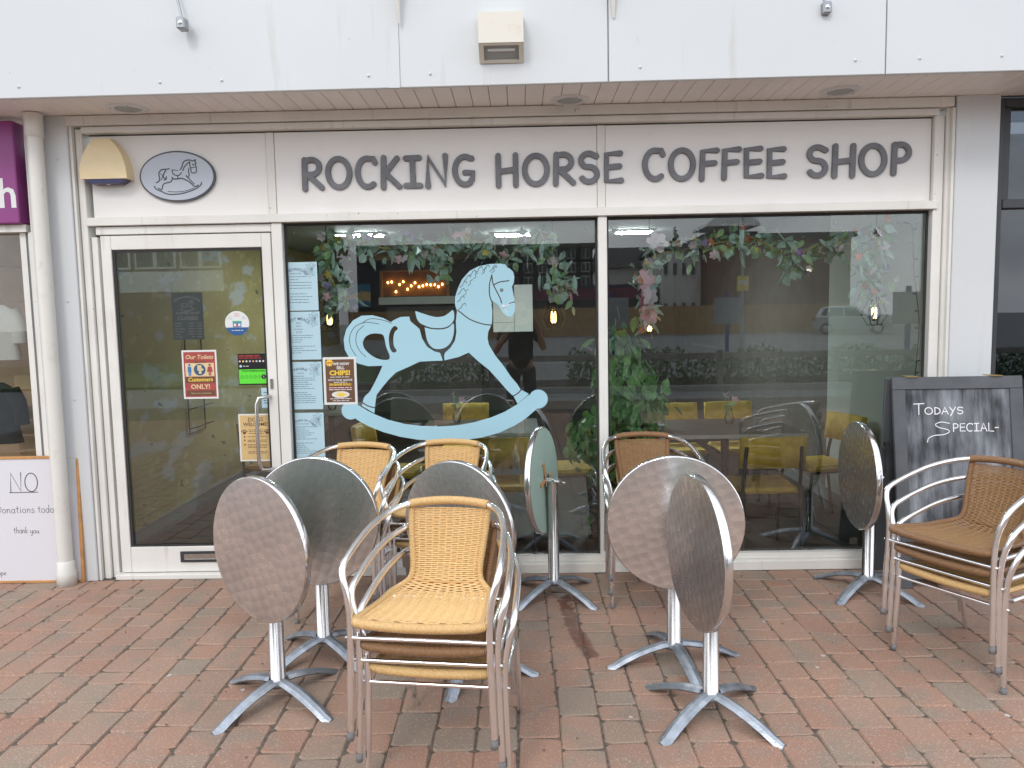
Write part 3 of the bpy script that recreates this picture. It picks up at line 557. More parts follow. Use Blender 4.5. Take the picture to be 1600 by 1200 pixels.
# right neighbour
rb = empty('dark_shopfront', (2.79, 0, 0)); tag(rb, 'anthracite framed neighbouring shopfront with dark glass at the picture edge', 'shopfront')
AN = M['anthracite']
box('frame', AN, .0, .055, -.06, .05, 0, 2.79, rb, .003); box('transom', AN, .056, 1.6, -.065, .05, 2.16, 2.21, rb, .003); box('head', AN, .056, 1.6, -.06, .05, 2.74, 2.79, rb, .003)
box('upper_frame', AN, .056, .10, -.04, .05, 2.211, 2.739, rb); MB().box(.101, 1.6, -.02, -.012, 2.211, 2.739).build('upper_pane', M['dark_glass'], rb)
MB().box(.056, 1.6, -.02, -.012, .22, 2.159).build('window_pane', M['dark_glass'], rb); box('stall_riser', AN, .056, 1.6, -.05, .05, 0, .219, rb)
box('back_panel', M['anthracite'], .056, 1.6, .9, .95, 0, 2.79, rb)
# ------------------------------------------------------------------ flip-top tables
def leg_geo(mb):
    prof = [(.012, .098, .026), (.06, .094, .029), (.12, .082, .030), (.18, .064, .030), (.24, .040, .029), (.285, .017, .028), (.318, .004, .022)]
    vs = []
    for r, z, hw in prof:
        th = .020 if r < .3 else .004
        vs += [(r, -hw, z-.012), (r, -hw*.55, z), (r, 0, z+.006), (r, hw*.55, z), (r, hw, z-.012), (r, hw*.8, max(z-th, .001)), (r, -hw*.8, max(z-th, .001))]
    n = 7; fs = [(i*n+k, i*n+(k+1) % n, (i+1)*n+(k+1) % n, (i+1)*n+k) for i in range(len(prof)-1) for k in range(n)]
    mb.add(vs, [f[::-1] for f in fs], False); mb.add(vs[-n:], [tuple(range(n))[::-1]]); mb.box(.268, .292, -.018, .018, .0, .014); return mb
LEG_ME = leg_geo(MB()).mesh('leg', M['cast_alu'])
COLM = MB().lathe([(.036, .083), (.036, .096), (.0315, .10), (.0315, .655)], 24); COLM.lathe([(.0005, .656), (.0315, .655)], 24); COL_ME = COLM.mesh('column', M['alu_column'])
HUB_ME = MB().lathe([(.0005, .066), (.043, .068), (.045, .084), (.038, .099)], 20).mesh('hub', M['cast_alu'])
def top_meshes():                          # local: +Z is the face, origin at the hinge side centre
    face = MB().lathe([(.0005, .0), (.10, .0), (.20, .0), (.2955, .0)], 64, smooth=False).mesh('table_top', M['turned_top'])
    rim = MB().lathe([(.2956, .0), (.2985, -.0015), (.300, -.004), (.300, -.029), (.298, -.031), (.292, -.0315)], 64).mesh('rim', M['rim_band'])
    und = MB().lathe([(.292, -.031), (.15, -.031), (.0005, -.031)], 48, smooth=False).mesh('underside', M['mint'])
    ba = MB(); ba.box(-.105, .105, -.011, .011, -.040, -.0312, bev=.003); b1 = ba.mesh('brace', M['oak_strip'])
    cl = MB(); cl.box(-.03, .03, -.035, .035, -.048, -.0402, bev=.004); cl.tube([(-.018, 0, -.05), (-.018, 0, -.085)], .010, 8); cl.tube([(.018, 0, -.05), (.018, 0, -.085)], .010, 8); cl.tube([(-.03, 0, -.083), (.03, 0, -.083)], .008, 8); c1 = cl.mesh('hinge', M['steel'])
    return face, rim, und, b1, c1
TOP = top_meshes()
def table(name, x, y, leg_deg, phi, label, tilt=0.0, off=.075, zc=.665, roll=0.0):
    t = empty(name, (x, y, 0)); tag(t, label, 'table', 'folded flip-top tables outside the shop')
    for k in range(4): obj('leg', LEG_ME, t, (0, 0, 0), (0, 0, R_(leg_deg+90*k)))
    obj('hub', HUB_ME, t); obj('column', COL_ME, t)
    # disc frame: local Z -> normal (cos phi, sin phi) tipped by tilt
    n = Vector((math.cos(R_(phi))*math.cos(R_(tilt)), math.sin(R_(phi))*math.cos(R_(tilt)), math.sin(R_(tilt)))); up = Vector((0, 0, 1)); xa = up.cross(n).normalized(); ya = n.cross(xa)
    mt = Matrix(((xa.x, ya.x, n.x, 0), (xa.y, ya.y, n.y, 0), (xa.z, ya.z, n.z, 0), (0, 0, 0, 1))) @ Matrix.Rotation(R_(roll), 4, 'Z')
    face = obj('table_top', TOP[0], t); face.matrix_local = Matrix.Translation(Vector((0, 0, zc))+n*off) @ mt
    obj('rim', TOP[1], face); obj('underside', TOP[2], face); obj('brace', TOP[3], face, rot=(0, 0, R_(38))); obj('brace', TOP[3], face, loc=(0, 0, -.0005), rot=(0, 0, R_(-42)))
    obj('hinge', TOP[4], face, rot=(0, 0, R_(-roll)))
    MB().box(-.045, .045, -.028, .028, .648, .668, bev=.005).build('bracket', M['steel'], t, rot=(0, 0, R_(phi)))
    MB().tube([(-.055, .0, .655), (-.072, 0, .650)], [.006, .010], 8).build('catch', M['steel'], t, rot=(0, 0, R_(phi)))
    return t
table('bistro_table', -1.04, -1.61, -124, -125, 'tipped round metal table furthest left, in front of the door edge', roll=20)
table('bistro_table', -.957, -1.18, -131, -94, 'tipped round metal table facing the viewer, just behind the leftmost table', roll=70)
table('bistro_table', -.254, -1.348, -13, -124, 'tipped round metal table mostly hidden behind the front chair stack', roll=140)
table('bistro_table', .165, -.45, -135, 163, 'tipped round table showing its mint green underside, near the middle window post', tilt=-2.5, roll=35)
table('bistro_table', .675, -1.30, -169, -97, 'tipped round metal table facing the viewer, in front of the brown chair stack', roll=200)
table('bistro_table', .727, -1.77, -138, -171, 'nearest tipped metal table seen nearly edge-on, centre right', roll=300)
table('bistro_table', 1.93, -.457, -142, 176, 'tipped metal table seen nearly edge-on, beside the chalkboard', roll=250)
# ------------------------------------------------------------------ woven stacking chairs
PROF = [(.250, .715, .153), (.226, .65, .149), (.200, .58, .142), (.177, .52, .134), (.158, .472, .131), (.140, .441, .140), (.105, .424, .168), (.06, .419, .188), (-.02, .418, .196), (-.10, .424, .203), (-.17, .431, .210), (-.235, .436, .214), (-.258, .430, .212)]
PS = [np.array(p) for p in smooth_path(PROF, 8)]
_cum = [0.0]
for a, b in zip(PS, PS[1:]): _cum.append(_cum[-1]+math.hypot(b[0]-a[0], b[1]-a[1]))
def prof_at(s):
    s = min(max(s, 0), _cum[-1]-1e-6); i = 0
    while _cum[i+1] < s: i += 1
    t = (s-_cum[i])/max(_cum[i+1]-_cum[i], 1e-9); p = PS[i]*(1-t)+PS[i+1]*t; d = PS[i+1][:2]-PS[i][:2]; d = d/np.linalg.norm(d)
    return p, np.array([-d[1], d[0]])       # normal in (y, z)
def surf(s, t, lift=0.0):
    p, n = prof_at(s); back = max(0, min(1, (p[1]-.44)/.12)); bow = .022*back*(1-t*t) - .010*(1-back)*(1-t*t)*(1 if p[1] < .5 else 0)
    sgn = -1 if n[0]*(-1)+n[1]*.6 < 0 else 1
    return (p[2]*t, p[0]+(bow if back > 0 else 0)+n[0]*sgn*lift, p[1]+(0 if back > 0 else bow)+n[1]*sgn*lift)
S_JOIN = next(_cum[i] for i in range(len(PS)) if PS[i][0] < .10)
def weave(s0, s1, pitch, h, nst=11):
    mb = MB(); rows = int((s1-s0)/pitch)
    for i in range(rows):
        s = s0+(i+.5)*pitch; n = nst*2; vs = []
        for j in range(n+1):
            t = -1+2*j/n; w_ = .0027*(1 if (j//1+2*i) % 4 in (0, 1) else -1) if j % 2 else 0.0
            w_ = .0028*math.sin(math.pi*(j/2+i)+.0)
            for ds, dl in ((-h/2, -.0006), (-h/4, .0014), (h/4, .0014), (h/2, -.0006)): vs.append(surf(s+ds, t, w_+dl))
        fs = [(j*4+k, j*4+k+1, (j+1)*4+k+1, (j+1)*4+k) for j in range(n) for k in range(3)]
        mb.add(vs, fs, True)
    for j in range(nst+1):
        t = -1+2*j/nst; mb.tube([surf(s0+(s1-s0)*k/16, t) for k in range(17)], .0022, 4, caps=False)
    return mb
BACK_MB = weave(.012, S_JOIN, .0072, .0060); SEAT_MB = weave(S_JOIN, _cum[-1]-.01, .0064, .0062)
def chair_meshes(sfx):
    ra = M['rattan'+sfx]; d = {}
    d['backrest'] = BACK_MB.mesh('backrest', ra); d['seat'] = SEAT_MB.mesh('seat', ra)
    path = [(-.247, -.262, 0), (-.241, -.258, .20), (-.236, -.253, .42), (-.246, -.248, .52), (-.262, -.238, .580), (-.268, -.215, .615), (-.266, -.16, .638), (-.258, -.05, .668), (-.243, .05, .692), (-.215, .150, .710), (-.17, .224, .722), (-.10, .253, .730), (0, .263, .734)]
    full = smooth_path(path+[(-x, y, z) for x, y, z in path[-2::-1]], 4)
    d['arm_frame'] = MB().tube(full, .0122, 10).mesh('arm_frame', M['alu_tube'])
    wr = [p for p in full if abs(p[0]) < .158]; d['top_wrap'] = MB().tube(wr, .0175, 10).mesh('top_wrap', M['wrap_x'+sfx])
    for sgn, nm in ((-1, 'l'), (1, 'r')):
        d['side_back'+nm] = MB().tube([surf(.004+(S_JOIN-.004)*k/22, sgn*1.0, 0) for k in range(23)], .0125, 8).mesh('side_binding', M['wrap_z'+sfx])
        d['side_seat'+nm] = MB().tube([surf(S_JOIN+(_cum[-1]-S_JOIN)*k/14, sgn*1.0, 0) for k in range(15)], .013, 8).mesh('side_binding', M['wrap_y'+sfx])
        d['rear_leg'+nm] = MB().tube(smooth_path([(sgn*.232, -.20, .395), (sgn*.228, -.05, .392), (sgn*.222, .10, .380), (sgn*.218, .165, .34), (sgn*.217, .20, .22), (sgn*.216, .258, 0)], 4), .0118, 9).mesh('rear_leg', M['alu_tube'])
        d['ferrule'+nm] = MB().lathe([(.0005, .0), (.0128, .0), (.0133, .02), (.0126, .034)], 10, (sgn*.247, -.262, -.002)).mesh('foot_cap', M['grey_metal'])
    fr_ = smooth_path([(-.222, -.235, .434), (-.205, -.262, .428), (-.12, -.272, .424), (0, -.275, .422), (.12, -.272, .424), (.205, -.262, .428), (.222, -.235, .434)], 4)
    d['front_roll'] = MB().tube(fr_, .0175, 10).mesh('front_roll', M['wrap_x'+sfx])
    d['stretcher'] = MB().tube([(-.238, -.256, .372), (.238, -.256, .372)], .0085, 8).mesh('stretcher', M['alu_tube'])
    d['stretcher2'] = MB().tube([(-.220, .13, .372), (.220, .13, .372)], .0085, 8).mesh('stretcher', M['alu_tube'])
    bo = MB()
    for sgn in (-1, 1): bo.lathe([(.0005, sgn*.016), (.006, sgn*.014), (.006, 0)], 8, (sgn*.24, -.256, .372), axis='x')
    d['bolt'] = bo.mesh('bolt', M['steel']); return d
CH = {'': chair_meshes(''), '_brown': chair_meshes('_brown')}
NICE = {'backrest': 'backrest', 'seat': 'seat', 'arm_frame': 'arm_frame', 'top_wrap': 'top_wrap', 'front_roll': 'front_roll', 'bolt': 'bolt'}
def chair(x, y, z, rz, sfx, label, group):
    t = empty('woven_chair', (x, y, z), R_(rz)); tag(t, label, 'chair', group)
    t.scale = (1, 1, .955)
    for k, me in CH[sfx].items(): obj(me.name.split('.')[0], me, t)
    return t
LV = ('lowest', 'middle', 'topmost')
def stack(x, y, rz, cols, shift, where, group, dz=.086):
    for i, c in enumerate(cols):
        sh_ = Vector((shift[0]*i, shift[1]*i, 0)); j = random.uniform(-.8, .8)
        chair(x+sh_.x, y+sh_.y, dz*i, rz+j*(i > 0), c, '%s %s woven armchair with metal frame in the stack %s' % (LV[i], 'brown' if c else 'tan', where), group)
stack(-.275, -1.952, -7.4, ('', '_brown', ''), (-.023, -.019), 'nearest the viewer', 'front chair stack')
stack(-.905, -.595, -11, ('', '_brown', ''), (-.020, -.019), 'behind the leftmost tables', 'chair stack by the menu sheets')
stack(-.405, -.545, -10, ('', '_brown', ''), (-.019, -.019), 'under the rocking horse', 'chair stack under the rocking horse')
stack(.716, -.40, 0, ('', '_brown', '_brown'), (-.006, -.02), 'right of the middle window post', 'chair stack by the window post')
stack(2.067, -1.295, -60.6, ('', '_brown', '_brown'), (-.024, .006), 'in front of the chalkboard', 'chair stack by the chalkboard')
# ------------------------------------------------------------------ chalkboard (A-board) leaning by the right pilaster
cbd = empty('chalkboard_sign', (0, 0, 0)); tag(cbd, 'black framed chalkboard with handwritten chalk words, standing by the right pilaster', 'chalkboard')
bl, br = PZ(1440, 905, 0), None
x0, x1, H_ = 2.19, 2.90, 1.20
fr0 = empty('front_board', (2.492, -.42, 0), 0, cbd); fr0.rotation_euler = (R_(-8.0), 0, R_(-1.5))
W2 = .365
for nm, a in (('frame_rail', (-W2, W2, -.022, .0, H_-.072, H_)), ('frame_rail', (-W2, W2, -.022, .0, .05, .12)), ('frame_stile', (-W2, -W2+.072, -.0225, .0005, .0, H_-.0725)), ('frame_stile', (W2-.072, W2, -.0225, .0005, .0, H_-.0725))):
    box(nm, M['board_frame'], *a, fr0, .003)
def slate_mat():
    m = mat('slate_board', (.02, .022, .026), .75); t = m.node_tree; p = t.nodes['Principled BSDF']; L = t.links.new; g = t.nodes.new('ShaderNodeTexCoord')
    mp_ = t.nodes.new('ShaderNodeMapping'); mp_.inputs['Scale'].default_value = (22, 22, 3.2); n = t.nodes.new('ShaderNodeTexNoise'); n.inputs['Scale'].default_value = 1.0; n.inputs['Detail'].default_value = 8; n.inputs['Roughness'].default_value = .65
    L(g.outputs['Object'], mp_.inputs[0]); L(mp_.outputs[0], n.inputs['Vector']); n2 = t.nodes.new('ShaderNodeTexNoise'); n2.inputs['Scale'].default_value = 3.5; L(g.outputs['Object'], n2.inputs['Vector'])
    mu = t.nodes.new('ShaderNodeMath'); mu.operation = 'MULTIPLY'; L(n.outputs[0], mu.inputs[0]); L(n2.outputs[0], mu.inputs[1]); c = t.nodes.new('ShaderNodeValToRGB'); c.color_ramp.elements[0].position = .17; c.color_ramp.elements[1].position = .48
    c.color_ramp.elements[0].color = (.022, .024, .028, 1); c.color_ramp.elements[1].color = (.34, .36, .40, 1); L(mu.outputs[0], c.inputs[0]); L(c.outputs[0], p.inputs['Base Color']); return m
M['slate_board'] = slate_mat(); box('slate', M['slate_board'], -W2+.07, W2-.07, -.012, -.004, .11, H_-.07, fr0)
cw = MB(); lettering(cw, 'T', -.245, .985, .062, .0052, .0008, -.0122, sx=1.25); lettering(cw, 'ODAYS', -.185, .985, .040, .0052, .0008, -.0122, sx=1.25)
stroke(cw, smooth_path([(-.048, .932), (-.095, .940), (-.128, .926), (-.105, .908), (-.062, .897), (-.052, .882), (-.085, .868), (-.135, .864), (-.168, .848), (-.176, .826)], 4), .0045, .0008, -.0122)
lettering(cw, 'PECIAL-', -.03, .885, .046, .0052, .0008, -.0122, sx=1.05); cw.build('chalk_writing', M['chalk'], fr0)
rr_ = empty('rear_board', (2.492, -.125, 0), 0, cbd); rr_.rotation_euler = (R_(4.6), 0, R_(-1.5))
box('panel', M['board_frame'], -W2-.004, W2-.004, -.002, .018, .0, H_-.014, rr_, .003)
for x in (-.25, .22): MB().box(x-.035, x+.035, -.035, .045, 0, .004).build('hinge', M['brass'], cbd, loc=(2.492, -.25, H_-.009), rot=(0, 0, R_(-1.5)))
hk = MB(); hk.tube(smooth_path([(-.385, -.20, .80), (-.395, -.20, .76), (-.392, -.20, .66), (-.394, -.20, .63), (-.41, -.20, .622), (-.418, -.20, .632)], 4), .0035, 6); hk.box(-.40, -.375, -.215, -.185, .79, .815); hk.build('hook', M['black_plastic'], cbd, loc=(2.50, -.06, 0))
# ------------------------------------------------------------------ whiteboard sign leaning by the left pilaster
wb = empty('whiteboard_sign', (-3.18, -.115, .0)); wb.rotation_euler = (R_(-2.0), 0, 0); tag(wb, 'oak framed whiteboard with handwritten notice leaning behind the downpipe', 'whiteboard')
WX = .475
box('frame_rail', M['oak_strip'], -.9, WX, -.012, .006, .770, .787, wb, .002); box('frame_rail', M['oak_strip'], -.9, WX, -.012, .006, .003, .018, wb, .002); box('frame_stile', M['oak_strip'], WX-.018, WX, -.0125, .0065, .018, .770, wb, .002)
box('board', M['whiteboard'], -.899, WX-.018, -.006, .0, .018, .770, wb)
ww = MB(); ox = 3.18
def wpx(u, v): p = PY(u, v, -.12); return p[0]+ox, p[2]
a = wpx(13, 770); lettering(ww, 'NO', a[0], a[1], .118, .0055, .0006, -.0062, sx=.78)
a, b = wpx(12, 771), wpx(56, 770); stroke(ww, [a, ((a[0]+b[0])/2, a[1]+.001), b], .0045, .0006, -.0062)
a = wpx(-8, 803); lettering(ww, 'Donations', a[0], a[1], .047, .0028, .0006, -.0062, gap=.12, sx=.95); a = wpx(57, 802); lettering(ww, 'today', a[0], a[1], .047, .0028, .0006, -.0062, gap=.10, sx=.92)
a = wpx(20, 834); lettering(ww, 'thank', a[0], a[1], .038, .0026, .0006, -.0062, gap=.08, sx=.85); a = wpx(46, 834); lettering(ww, 'you', a[0], a[1], .036, .0026, .0006, -.0062, gap=.08, sx=.9)
a = wpx(-3, 899); lettering(ww, 'ope', a[0], a[1], .032, .0024, .0006, -.0062, gap=.08); ww.build('handwriting', M['marker'], wb)
# ------------------------------------------------------------------ coffee shop interior
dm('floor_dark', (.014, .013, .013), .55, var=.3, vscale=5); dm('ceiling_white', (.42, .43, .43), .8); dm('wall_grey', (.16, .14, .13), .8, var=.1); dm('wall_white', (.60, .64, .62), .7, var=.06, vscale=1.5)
dm('skirting', (.20, .21, .22), .6); dm('mustard', (.78, .52, .08), .75, var=.15, vscale=20); dm('oak_seat', (.42, .22, .07), .5, var=.15, vscale=12); dm('dark_tube', (.06, .062, .066), .4, metal=.6)
dm('table_wood', (.13, .12, .11), .3, var=.2, vscale=7); dm('table_edge', (.48, .47, .42), .5)
dm('tube_light', (.9, 1, 1), .5, emit=(.86, 1.0, .97), estr=95.0); dm('bulb_glow', (1, .7, .3), .3, emit=(1.0, .62, .22), estr=9.0); dm('fairy_glow', (1, .7, .3), .3, emit=(1.0, .60, .18), estr=8.0)
dm('leaf_euc', (.54, .74, .63), .6, var=.25, vscale=20); dm('leaf_green', (.38, .60, .28), .55, var=.3, vscale=20); dm('leaf_ficus', (.24, .48, .17), .4, var=.35, vscale=16); dm('stem_gold', (.62, .42, .10), .6)
dm('petal_pink', (.94, .56, .62), .6); dm('petal_pale', (.94, .80, .84), .6); dm('petal_purple', (.46, .32, .58), .6); dm('petal_yellow', (.88, .68, .16), .6); dm('petal_orange', (.85, .30, .16), .6); dm('petal_white', (.78, .76, .60), .6)
dm('basket', (.03, .03, .032), .6, bump=.3, bscale=60); dm('orange_room', (.26, .11, .035), .8, var=.3, vscale=5); dm('cupboard_white', (.78, .78, .77), .4); dm('navy', (.01, .02, .07), .6)
def wallpaper():
    m = mat('wallpaper', (.36, .28, .10), .6); t = m.node_tree; p = t.nodes['Principled BSDF']; L = t.links.new; N = t.nodes.new; g = N('ShaderNodeNewGeometry')
    def nz(sc, sy, d=5):
        mp_ = N('ShaderNodeMapping'); mp_.inputs['Scale'].default_value = (sc, sc, sy); n = N('ShaderNodeTexNoise'); n.inputs['Scale'].default_value = 1; n.inputs['Detail'].default_value = d; L(g.outputs['Position'], mp_.inputs[0]); L(mp_.outputs[0], n.inputs['Vector']); return n
    def mixc(fac, a, col, lo, hi, amt):
        c = N('ShaderNodeValToRGB'); c.color_ramp.elements[0].position = lo; c.color_ramp.elements[1].position = hi; c.color_ramp.elements[1].color = (amt, amt, amt, 1); L(fac.outputs[0], c.inputs[0])
        x = N('ShaderNodeMixRGB'); L(c.outputs[0], x.inputs[0]); (L(a, x.inputs[1]) if not isinstance(a, tuple) else setattr(x.inputs[1], 'default_value', a)); x.inputs[2].default_value = (*col, 1); return x.outputs[0]
    a = mixc(nz(1.2, 1.6), (.37, .30, .14, 1), (.27, .215, .09), .4, .7, .9); a = mixc(nz(1.9, 5.5, 10), a, (.40, .40, .43), .55, .62, .8); a = mixc(nz(7, 12, 9), a, (.45, .39, .21), .58, .66, .6); a = mixc(nz(4.5, 15, 3), a, (.05, .055, .06), .70, .72, .85)
    L(a, p.inputs['Base Color']); return m
M['wallpaper'] = wallpaper()
room = [('interior_floor', 'floor_dark', (-2.75, 2.55, .05, 8.0, -.01, .004)), ('interior_ceiling', 'ceiling_white', (-2.9, 2.7, .04, 8.0, 2.42, 2.52)), ('interior_wall_back', 'wall_grey', (-2.9, 2.7, 8.0, 8.1, 0, 2.42)), ('interior_wall_left', 'wallpaper', (-2.88, -2.75, .055, 8.0, 0, 2.42)), ('interior_wall_right', 'wall_white', (2.54, 2.66, .055, 1.7, 0, 2.42)), ('interior_wall_right', 'wall_grey', (2.54, 2.66, 1.7, 8.0, 0, 2.42))]  # right wall coloured darker further in, painting the dimness of the deep room
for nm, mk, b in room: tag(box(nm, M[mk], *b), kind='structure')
tag(box('skirting_board', M['skirting'], -2.748, -2.730, .06, 8.0, .004, .12), kind='structure')
tag(box('skirting_board', M['skirting'], 2.52, 2.539, .06, 8.0, .004, .10), kind='structure')
for i, (u, v, hw) in enumerate(((562, 367, .22), (801, 366, .19), (990, 362, .17))):
    p = PZ(u, v, 2.405); l_ = empty('ceiling_light', (p[0], p[1], 2.393)); tag(l_, ('lit ceiling light seen above the left of the garland', 'lit ceiling light seen above the horse mane', 'lit ceiling light behind the pale roses', 'small lit ceiling light next to the pale roses')[i], 'ceiling light', 'lit ceiling panels inside the shop')
    MB().box(-hw-.02, hw+.02, -.09, .09, .008, .025).build('housing', M['ceiling_white'], l_); MB().box(-hw, hw, -.075, .075, -.004, .0075).build('diffuser', M['tube_light'], l_)
# ---- rocking horse vinyl on the glass
def hz(u, v): p = PY(430+u*.3375, 340+v*.3375, -.006); return (p[0], p[2])
BODY = [(405, 852), (414, 828), (438, 806), (462, 762), (482, 720), (497, 686), (430, 688), (385, 676), (345, 652), (322, 612), (317, 562), (330, 515), (360, 476), (400, 454), (450, 452), (500, 465), (535, 484), (550, 474), (580, 460), (620, 458), (626, 480), (650, 500), (668, 515), (680, 560), (703, 598), (738, 620), (763, 626), (772, 650), (776, 662),
 (784, 660), (782, 640), (786, 626), (812, 602), (832, 570), (839, 530), (836, 480), (842, 432), (833, 405), (832, 370), (845, 330), (865, 286), (900, 247), (940, 226), (990, 215), (1040, 213), (1067, 217), (1073, 230), (1086, 236), (1101, 250), (1107, 272), (1105, 300), (1096, 320), (1107, 380), (1112, 402), (1108, 440), (1095, 458), (1070, 456), (1055, 440), (1030, 402), (1006, 386), (1001, 402), (1005, 432),
 (1004, 482), (1000, 498), (986, 530), (983, 560), (990, 590), (1020, 640), (1060, 690), (1090, 735), (1120, 770), (1136, 796), (1175, 816), (1122, 862), (1104, 828), (1074, 800), (1040, 760), (990, 705), (940, 665), (896, 625), (850, 645), (780, 662), (720, 664), (668, 667), (620, 690), (560, 716), (530, 745), (500, 780), (470, 820), (466, 840), (459, 906), (402, 872)]
i1 = BODY.index((784, 660)); BODY1 = BODY[:i1]+[(776, 700)][:0]; 
HOLE_TAIL = [(405, 578), (418, 552), (450, 537), (494, 540), (506, 560), (514, 600), (530, 640), (522, 658), (480, 655), (440, 634), (412, 605)]
HOLE_RUMP = [(566, 508), (552, 502), (535, 520), (526, 555), (530, 600), (542, 622), (556, 624), (562, 614), (550, 595), (547, 560), (553, 530), (566, 518)]
ROCK = [(384, 868), (420, 890), (460, 910), (520, 935), (600, 955), (680, 965), (760, 967), (840, 962), (920, 948), (1000, 925), (1060, 900), (1120, 865), (1172, 822)]+[(1218+44*math.cos(R_(a)), 840+44*math.sin(R_(a))) for a in range(-155, 115, 18)]+[(1160, 930), (1110, 962), (1040, 995), (960, 1018), (860, 1032), (760, 1035), (660, 1028), (580, 1015), (500, 993), (430, 965), (380, 937)]+[(350+43*math.cos(R_(a)), 892+43*math.sin(R_(a))) for a in range(60, 325, 18)]
SADDLE = [(648, 432), (690, 446), (740, 460), (780, 456), (805, 441), (822, 428), (829, 450), (824, 480), (800, 503), (765, 512), (720, 509), (690, 498), (668, 486), (655, 465)]
FLAP = [(692, 508), (720, 515), (765, 518), (802, 509), (826, 490), (826, 540), (811, 580), (782, 604), (742, 608), (716, 591), (701, 560)]
# the body is cut through by the girth, so the rump and the forehand are separate pieces of vinyl
j0 = BODY.index((620, 458)); j1 = BODY.index((776, 662)); k1 = BODY.index((842, 432))
LOW = BODY[k1+1:]
rump = BODY[:j1+1]+[p for p in BODY if False]
fore = BODY[i1:]
cut = fore.index((780, 662)); RUMP = BODY[:j1+1]+fore[cut+1:]; FORE = fore[:cut+1]
hv = empty('rocking_horse_decal', (0, -.0052, 1.03)); tag(hv, 'large pale blue rocking horse decal on the left shop window', 'window decal')
def hz_loop(l, k=1): return [(a, b-1.03) for a, b in (hz(*p) for p in (smooth_path(l+[l[0]], k)[:-1] if k > 1 else l))]
for nm, lp in (('rump', [hz_loop(RUMP), hz_loop(HOLE_TAIL, 3), hz_loop(HOLE_RUMP, 3)]), ('forehand', [hz_loop(FORE)]), ('rocker', [hz_loop(ROCK)]), ('saddle', [hz_loop(SADDLE, 3)]), ('saddle_flap', [hz_loop(FLAP, 3)])):
    obj(nm, fill_mesh(nm, lp, .0008, M['vinyl_blue']), hv)
ln = MB(); dk = MB()
def hs(pts, wd, mb=ln): stroke(mb, [(a, b-1.03) for a, b in (hz(*p) for p in smooth_path(pts, 4))], wd*.0013, .0006, -.0006)
for pts in ([(845, 428), (900, 470), (960, 492), (1003, 498)], [(402, 855), (430, 872), (460, 880)], [(1103, 825), (1125, 812), (1140, 795)]): hs(pts, 5)
for pts in ([(1003, 265), (992, 310), (993, 360), (1003, 390)], [(1003, 268), (1010, 310), (1040, 370), (1048, 395)], [(1010, 312), (1040, 298), (1082, 292)], [(1085, 398), (1108, 390)]): hs(pts, 5)
for pts in ([(400, 490), (440, 468), (500, 475), (540, 490)], [(375, 640), (350, 600), (345, 550), (370, 505), (420, 485), (480, 492)], [(420, 645), (390, 615), (374, 575), (380, 530), (410, 500)]): hs(pts, 2.6)
for i in range(9):
    a = R_(200-i*15); cx, cy = 985+128*math.cos(a), 365-132*math.sin(a); hs([(cx-14, cy+14), (cx-2, cy+4), (cx+2, cy-6), (cx+14, cy-14), (cx+18, cy-4)], 2.6)
for cx, cy in ((900, 300), (925, 268), (965, 245), (1010, 240), (880, 345)): hs([(cx-8, cy+16), (cx+4, cy+6), (cx+2, cy-6), (cx+14, cy-12)], 2.4)
ln.build('outline', M['brown_line'], hv)
e_ = hz(1048, 336); MB().lathe([(.0005, .0), (.0115, .0)], 16, (e_[0], -.0009, e_[1]-1.03), axis='y').build('eye', M['letter_grey'], hv)
e_ = hz(1058, 412); bt = MB(); stroke(bt, [(a, b-1.03) for a, b in (hz(*p) for p in ((1058, 412), (1100, 395)))], .004, .0006, -.0006); stroke(bt, [(a, b-1.03) for a, b in (hz(*p) for p in ((1058, 412), (1072, 440)))], .004, .0006, -.0006)
bt.lathe([(.004, .0012), (.011, .0012), (.011, 0)], 14, (e_[0], -.0006, e_[1]-1.03), axis='y'); bt.build('bit', M['paper_white'], hv)
# ---- sheets on the glass
def sheet(name, label, cat, u0, v0, u1, v1, m, y=-.0062, group=None, rot=0.0, w=None, h=None):
    a, b = PY(u0, v0, y), PY(u1, v1, y); W, H = (w or b[0]-a[0]), (h or a[2]-b[2]); o = empty(name, ((a[0]+b[0])/2, y, (a[2]+b[2])/2)); o.rotation_euler = (0, R_(rot), 0)
    tag(o, label, cat, group); MB().box(-W/2, W/2, 0, .0008, -H/2, H/2).build('paper', m, o); return o, W, H, Sheet(-.0005)
rn = random.Random(5); PL = M['paper_line']
def leafline(s, cx, cz, k):
    for a, l in ((100, 1.0), (140, .9), (180, .95), (215, 1.05), (250, 1.0), (285, .8), (60, .7)):
        ax, az = math.cos(R_(a)), math.sin(R_(a)); nx, nz = -az, ax; L_ = k*l
        pts = [(cx+ax*L_*t+nx*sg*L_*.22*math.sin(math.pi*t), cz+az*L_*t+nz*sg*L_*.22*math.sin(math.pi*t)) for sg, ts in ((1, [i/7 for i in range(8)]), (-1, [1-i/7 for i in range(8)])) for t in ts]
        s.line(pts, .0012, PL); s.line([(cx, cz), (cx+ax*L_, cz+az*L_)], .0008, PL)
MENU = [((443, 410, 497, 485), 'SANDWICHES', ['freshly made'], 'topmost pale blue menu sheet with leaf drawing, headed for sandwiches', 10), ((447, 487, 502, 562), 'HOT MEALS', ['best', 'value', 'in town', '£9.25'], 'second pale blue menu sheet down, headed for hot meals', 9), ((450, 565, 505, 640), 'PANINI', ['toasted'], 'third pale blue menu sheet down, headed for panini', 14), ((454, 645, 508, 718), 'SOMETHING ON TOAST', ['served all day'], 'lowest pale blue menu sheet, partly behind the chairs', 14)]
